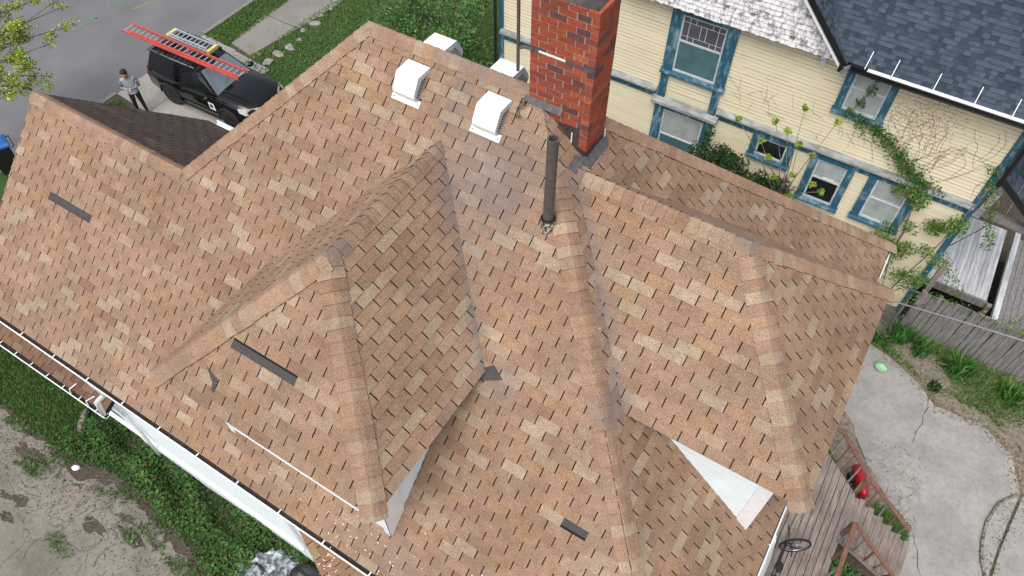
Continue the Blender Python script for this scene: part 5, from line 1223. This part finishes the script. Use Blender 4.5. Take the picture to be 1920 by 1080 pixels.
# street tree whose branches reach in from the left edge
rt = random.Random(77); stems = []; lv = []
B0 = V3((-24.2, 3.2, 0)); stems.append(([(-24.2, 3.2, -.1), (-24.25, 3.4, 1.6), (-24.1, 3.8, 3.0), (-24.2, 4.3, 4.2)], .16, .09))
tips = [((-24.9, 9.4, 3.5), 6), ((-25.6, 8.7, 3.4), 5), ((-24.2, 8.6, 3.0), 5), ((-23.4, 7.6, 3.3), 5), ((-25.4, 7.4, 3.8), 5), ((-23.2, 6.6, 3.4), 5), ((-26.2, 7.9, 3.6), 4), ((-22.7, 5.9, 3.2), 4), ((-24.6, 6.0, 4.2), 4), ((-26.8, 9.0, 3.0), 4), ((-23.6, 5.2, 4.4), 5), ((-24.4, 7.0, 3.2), 6), ((-25.2, 8.1, 3.0), 6), ((-23.0, 6.2, 2.8), 6), ((-25.9, 9.6, 2.6), 5), ((-22.6, 6.7, 3.0), 5)]
for tp, nb in tips:
    tp = V3(tp); st = V3((-24.15, 4.0, 3.4)) + V3((rt.uniform(-.2, .2), rt.uniform(-.2, .3), rt.uniform(-.3, .5))); mid = (st + tp) / 2 + V3((rt.uniform(-.4, .4), rt.uniform(-.3, .3), rt.uniform(.0, .5)))
    stems.append(([st, mid, tp], .035, .008))
    for k in range(nb):
        f = rt.uniform(.35, 1.0); c = (mid + (tp - mid) * (f - .5) * 2) if f > .5 else st + (mid - st) * f * 2
        e = c + V3((rt.uniform(-.6, .6), rt.uniform(-.5, .6), rt.uniform(-.2, .35))); stems.append(([c, (c + e) / 2 + V3((0, 0, .06)), e], .012, .004))
        for g in (1.0, .6):
            q = c + (e - c) * g; lv.append((q, .22, .22, .16, 46))
    lv.append((tp, .2, .2, .15, 34))
plant_tree('street_tree', B0, stems, lv, 'young street tree with sparse yellow-green spring leaves reaching over the street', 'tree', 5, .08, (.24, .34, .045), .3)
# bush in front of the yellow house corner
rt = random.Random(78); lv = []; stems = []
for k in range(30):
    x, y = rt.uniform(-17.3, -13.3), rt.uniform(15.6, 18.6); h = rt.uniform(.5, 2.3) * (1 if x < -14 else .55)
    lv.append(((x, y, h), .55, .55, .42, 190)); stems.append(([(-15.5, 17.2, 0), ((x - 15.5) / 2, (y + 17.2) / 2, h * .5), (x, y, h)], .04, .012))
plant_tree('bush', (-15.5, 17.2, 0), stems, lv, 'large leafy green bush on the lawn beyond the ridge, left of the chimney', 'bush', 6, .11, (.07, .17, .045), .4)
# dark undergrowth beside the yellow house
lv = [((-13.6 + .35 * k, 15.4 + .3 * math.sin(k * 2), .35), .5, .6, .35, 120) for k in range(8)] + [((-12.6 + .3 * k, 13.7, .3), .4, .4, .3, 70) for k in range(5)]
plant_tree('undergrowth', (-13, 15, 0), [([(-13, 15, 0), (-13, 15, .5)], .03, .01)], lv, 'dark low undergrowth between the bush and the yellow house', 'shrub', 7, .09, (.022, .05, .014), .4)
# evergreen shrub against the yellow wall
rt = random.Random(79); lv = []
for k in range(22):
    f = k / 21; x = -4.85 + 2.35 * f; lv.append(((x, 13.4 + rt.uniform(-.15, .2), 3.72 - .55 * f + rt.uniform(-.3, .22)), .30, .28, .28, 170))
    lv.append(((x, 13.35, 2.7 - .3 * f), .34, .35, .55, 110))
lv.append(((-4.72, 13.5, 4.05), .16, .2, .35, 130)); lv.append(((-4.2, 13.45, 3.75), .15, .2, .2, 90))
plant_tree('evergreen_shrub', (-3.8, 13.4, 0), [([(-3.8 + .4 * k, 13.4, 0), (-4.3 + .5 * k, 13.4, 1.5), (-4.6 + .55 * k, 13.38, 2.8)], .04, .015) for k in range(4)], lv, 'dark evergreen shrub growing against the lower yellow wall', 'shrub', 8, .075, (.028, .075, .022), .3)
# sapling with lime leaf tufts
tipz = [(-2.74, 13.3, 5.9), (-1.97, 13.3, 5.85), (-2.9, 13.25, 5.2), (-2.55, 13.2, 5.0), (-3.25, 13.3, 5.3), (-2.2, 13.3, 4.75), (-3.1, 13.2, 4.3), (-2.4, 13.15, 4.1), (-1.9, 13.2, 4.0), (-1.65, 13.2, 3.9), (-2.8, 13.1, 3.9), (-3.4, 13.2, 4.7), (-2.3, 13.1, 3.5), (-1.8, 13.1, 3.3), (-4.1, 13.3, 5.0)]
stems = [([(-2.35, 13.2, 0), (-2.45, 13.2, 2.4), (-2.55, 13.22, 4.0)], .035, .018)]; rt = random.Random(80)
for q in tipz: stems.append(([(-2.45 - .05 * rt.random(), 13.2, 2.6 + rt.uniform(0, 1.3)), ((q[0] - 2.5) / 2 + rt.uniform(-.08, .08), 13.2, (q[2] + 3.4) / 2), q], .013, .005))
plant_tree('sapling', (-2.35, 13.2, 0), stems, [(q, .10, .10, .07, 42) for q in tipz], 'thin sapling with lime green leaf tufts in front of the yellow wall', 'tree', 9, .075, (.20, .33, .03), .4)
MT['stem'] = m_plain('dry stem', (.26, .19, .13), .9, 0, .3, 20)
# climbing ivy on the wall: green growth and bare stems
rt = random.Random(81); path = [(-1.62, 6.85), (-1.6, 6.5), (-1.72, 6.1), (-1.85, 5.75), (-1.5, 5.65), (-1.1, 5.55), (-.75, 5.35), (-.45, 5.1), (-.2, 4.9), (.05, 4.75), (.25, 4.6)]
lv = []
for i, (x, z) in enumerate(path):
    g = 1 if i < 4 else 2.2; lv.append(((x, 13.86, z), .13 * g ** .7, .05, .17, int(44 * g)))
    if i >= 4: lv.append(((x + .35, 13.86, z - .05), .22, .05, .22, 44)); lv.append(((x + .1, 13.84, z - .25), .24, .06, .2, 26)); lv.append(((x - .15, 13.86, z + .12), .14, .05, .12, 22))
wv = plant_tree('wall_ivy', (-.3, 13.9, 0), [([(x, 13.93, z) for x, z in path], .01, .02), ([(.25, 13.93, 4.6), (.5, 13.9, 3), (.6, 13.9, 0)], .02, .03)], lv, 'green ivy climbing the yellow wall across the upper window with bare stems around it', 'ivy', 10, .065, (.05, .14, .03), -.1)
m = MB(); mm = MB()
for k in range(42):
    x, z = rt.uniform(-1.0, 1.35), rt.uniform(4.65, 5.6); pts = [(x, 13.965, z)]; a = rt.uniform(.9, 2.2)
    for j in range(rt.randint(4, 9)):
        a += rt.uniform(-.5, .5); x += .13 * math.cos(a); z += .13 * math.sin(a)
        if z > 6.95 or x > 1.38 or (x < -1.05 and z > 5.6): break
        pts.append((x, 13.966, z))
    if len(pts) > 2: m.tube([V3(q) - V3((-.3, 13.9, 0)) for q in pts], .0032, 4, cap=False)
for k in range(26):
    x, z = rt.uniform(-4.6, -1.2), rt.uniform(4.65, 5.4); pts = [(x, 13.967, z)]; a = rt.uniform(1.2, 2.8)
    for j in range(5): a += rt.uniform(-.4, .4); x += .09 * math.cos(a); z += .08 * math.sin(a); pts.append((x, 13.967, z))
    m.tube([V3(q) - V3((-.3, 13.9, 0)) for q in pts], .003, 3, cap=False)
m.build('bare_stems', MT['stem'], wv, kind='stuff')
m = MB()
for k in range(1100):
    x, z = rt.gauss(-.45, .5), rt.gauss(6.25, .38)
    if not (-1.05 < x < 1.3 and 5.3 < z < 6.95): continue
    leaf(m, V3((x + .3, .058 + rt.uniform(-.01, .01), z)), .026, rt, (.30, .20, .12), -.3)
m.build('dry_leaves', MT['leaf'], wv, kind='stuff')
# vines over the lower corner and porch
rt = random.Random(82); lv = []
for k in range(34):
    x = rt.uniform(-.1, 1.6); z = rt.uniform(1.6, 4.5); 
    if rt.random() < .25: continue
    lv.append(((x, 13.75 + rt.uniform(-.2, .12), z), .26, .15, .22, 130))
lv += [((1.35 + .12 * k, 13.9, 5.6 - .28 * k), .16, .12, .2, 46) for k in range(8)] + [((1.7 + .2 * k, 14.5 - .05 * k, 2.2 - .2 * k), .25, .25, .12, 36) for k in range(5)] + [((1.0 + rt.uniform(-.4, .5), 13.6, rt.uniform(.8, 2.2)), .3, .25, .25, 60) for k in range(9)]
lv += [((2.0 + .35 * k, 13.75, 1.55), .2, .15, .2, 30) for k in range(9)] + [((3.9 + .3 * k, 14.0, 1.5), .25, .25, .3, 60) for k in range(5)]
st = [([(.8, 13.7, 0), (1.0, 13.7, 1.5), (1.3, 13.75, 3.2), (1.5, 13.85, 5.2)], .025, .008), ([(1.0, 13.6, 0), (.6, 13.7, 2), (.2, 13.85, 3.8)], .02, .006), ([(1.2, 13.7, .6), (2.4, 13.7, 1.7), (3.9, 13.7, 1.6)], .012, .005), ([(1.55, 13.9, 3.2), (2.1, 13.85, 4.6), (2.0, 13.9, 5.6)], .012, .005), ([(1.0, 13.5, .3), (.6, 13.3, 1.0), (1.9, 14.2, 2.0)], .015, .005)]
plant_tree('corner_vine', (.9, 13.7, 0), st, lv, 'tangled yellow-green vine over the lower corner of the yellow house and the fence', 'vine', 11, .062, (.10, .20, .035), .2)
# debris: twigs, stones
rt = random.Random(90); m = MB()
for k in range(150):
    x, y = rt.uniform(-17, -9.5), rt.uniform(-2.6, -.6); a = rt.uniform(-.3, 1.2) if rt.random() < .7 else rt.uniform(0, 6.28); L = rt.uniform(.08, .5)
    m.tube([(x, y, .025), (x + L * .5 * math.cos(a), y + L * .5 * math.sin(a), .03), (x + L * math.cos(a + .3), y + L * math.sin(a + .3), .022)], rt.uniform(.003, .008), 4, cap=False)
for k in range(70):
    x, y = rt.uniform(2.0, 3.4), rt.uniform(7.9, 9.6); a = rt.uniform(0, 6.28); L = rt.uniform(.05, .25); m.tube([(x, y, .05), (x + L * math.cos(a), y + L * math.sin(a), .05)], .004, 3, cap=False)
tag(m.build('twig_litter', MT['bark'], kind='stuff'), 'fallen twigs scattered over the slab and beside the stairs', 'twigs')
for k in range(9):
    m = MB(); r_ = rt.uniform(.10, .24); m.ellipsoid((0, 0, r_ * .1), r_, r_ * .75, r_ * .3, 9, 6, jit=.5, rnd=rt); o = m.build('edging_stone', MT['stone']); o.location = (-20.9 - .07 * k + rt.uniform(-.12, .12), 13.3 + .55 * k, .01); o.rotation_euler = (0, 0, rt.uniform(0, 3)); tag(o, 'grey edging stone in the row between the sidewalk and the lawn', 'stone', 'edging stones along the lawn')

m = MB(); rt = random.Random(91)
edge = [(1.5, 12.65), (2.4, 12.3), (3.1, 11.7), (4.2, 11.8), (5.0, 11.3), (5.35, 10.4), (5.1, 9.2), (4.98, 7.4)]
for a, b in zip(edge, edge[1:]):
    for _ in range(170):
        f = rt.random(); c = V3((a[0] + (b[0] - a[0]) * f + rt.gauss(.05, .13), a[1] + (b[1] - a[1]) * f + rt.gauss(.05, .13), .038)); leaf(m, c, .035, rt, rt.choice([(.22, .17, .10), (.13, .10, .06), (.30, .25, .17), (.07, .13, .03)]), 3)
for _ in range(500):
    c = V3((rt.uniform(1.2, 3.4), rt.uniform(7.8, 10.2), .042)); leaf(m, c, .03, rt, rt.choice([(.22, .17, .10), (.13, .10, .06), (.30, .25, .17)]), 3)
for _ in range(2600):
    c = V3((rt.uniform(-17, -9), rt.gauss(-1.25, .5), .022))
    if c.y > -.3: continue
    leaf(m, c, .032, rt, rt.choice([(.10, .07, .045), (.06, .045, .03), (.05, .09, .025), (.17, .13, .09)]), 3)
tag(m.build('leaf_litter', MT['leaf'], kind='stuff'), 'dry leaf litter along the patio edge and over the old slab', 'leaves')
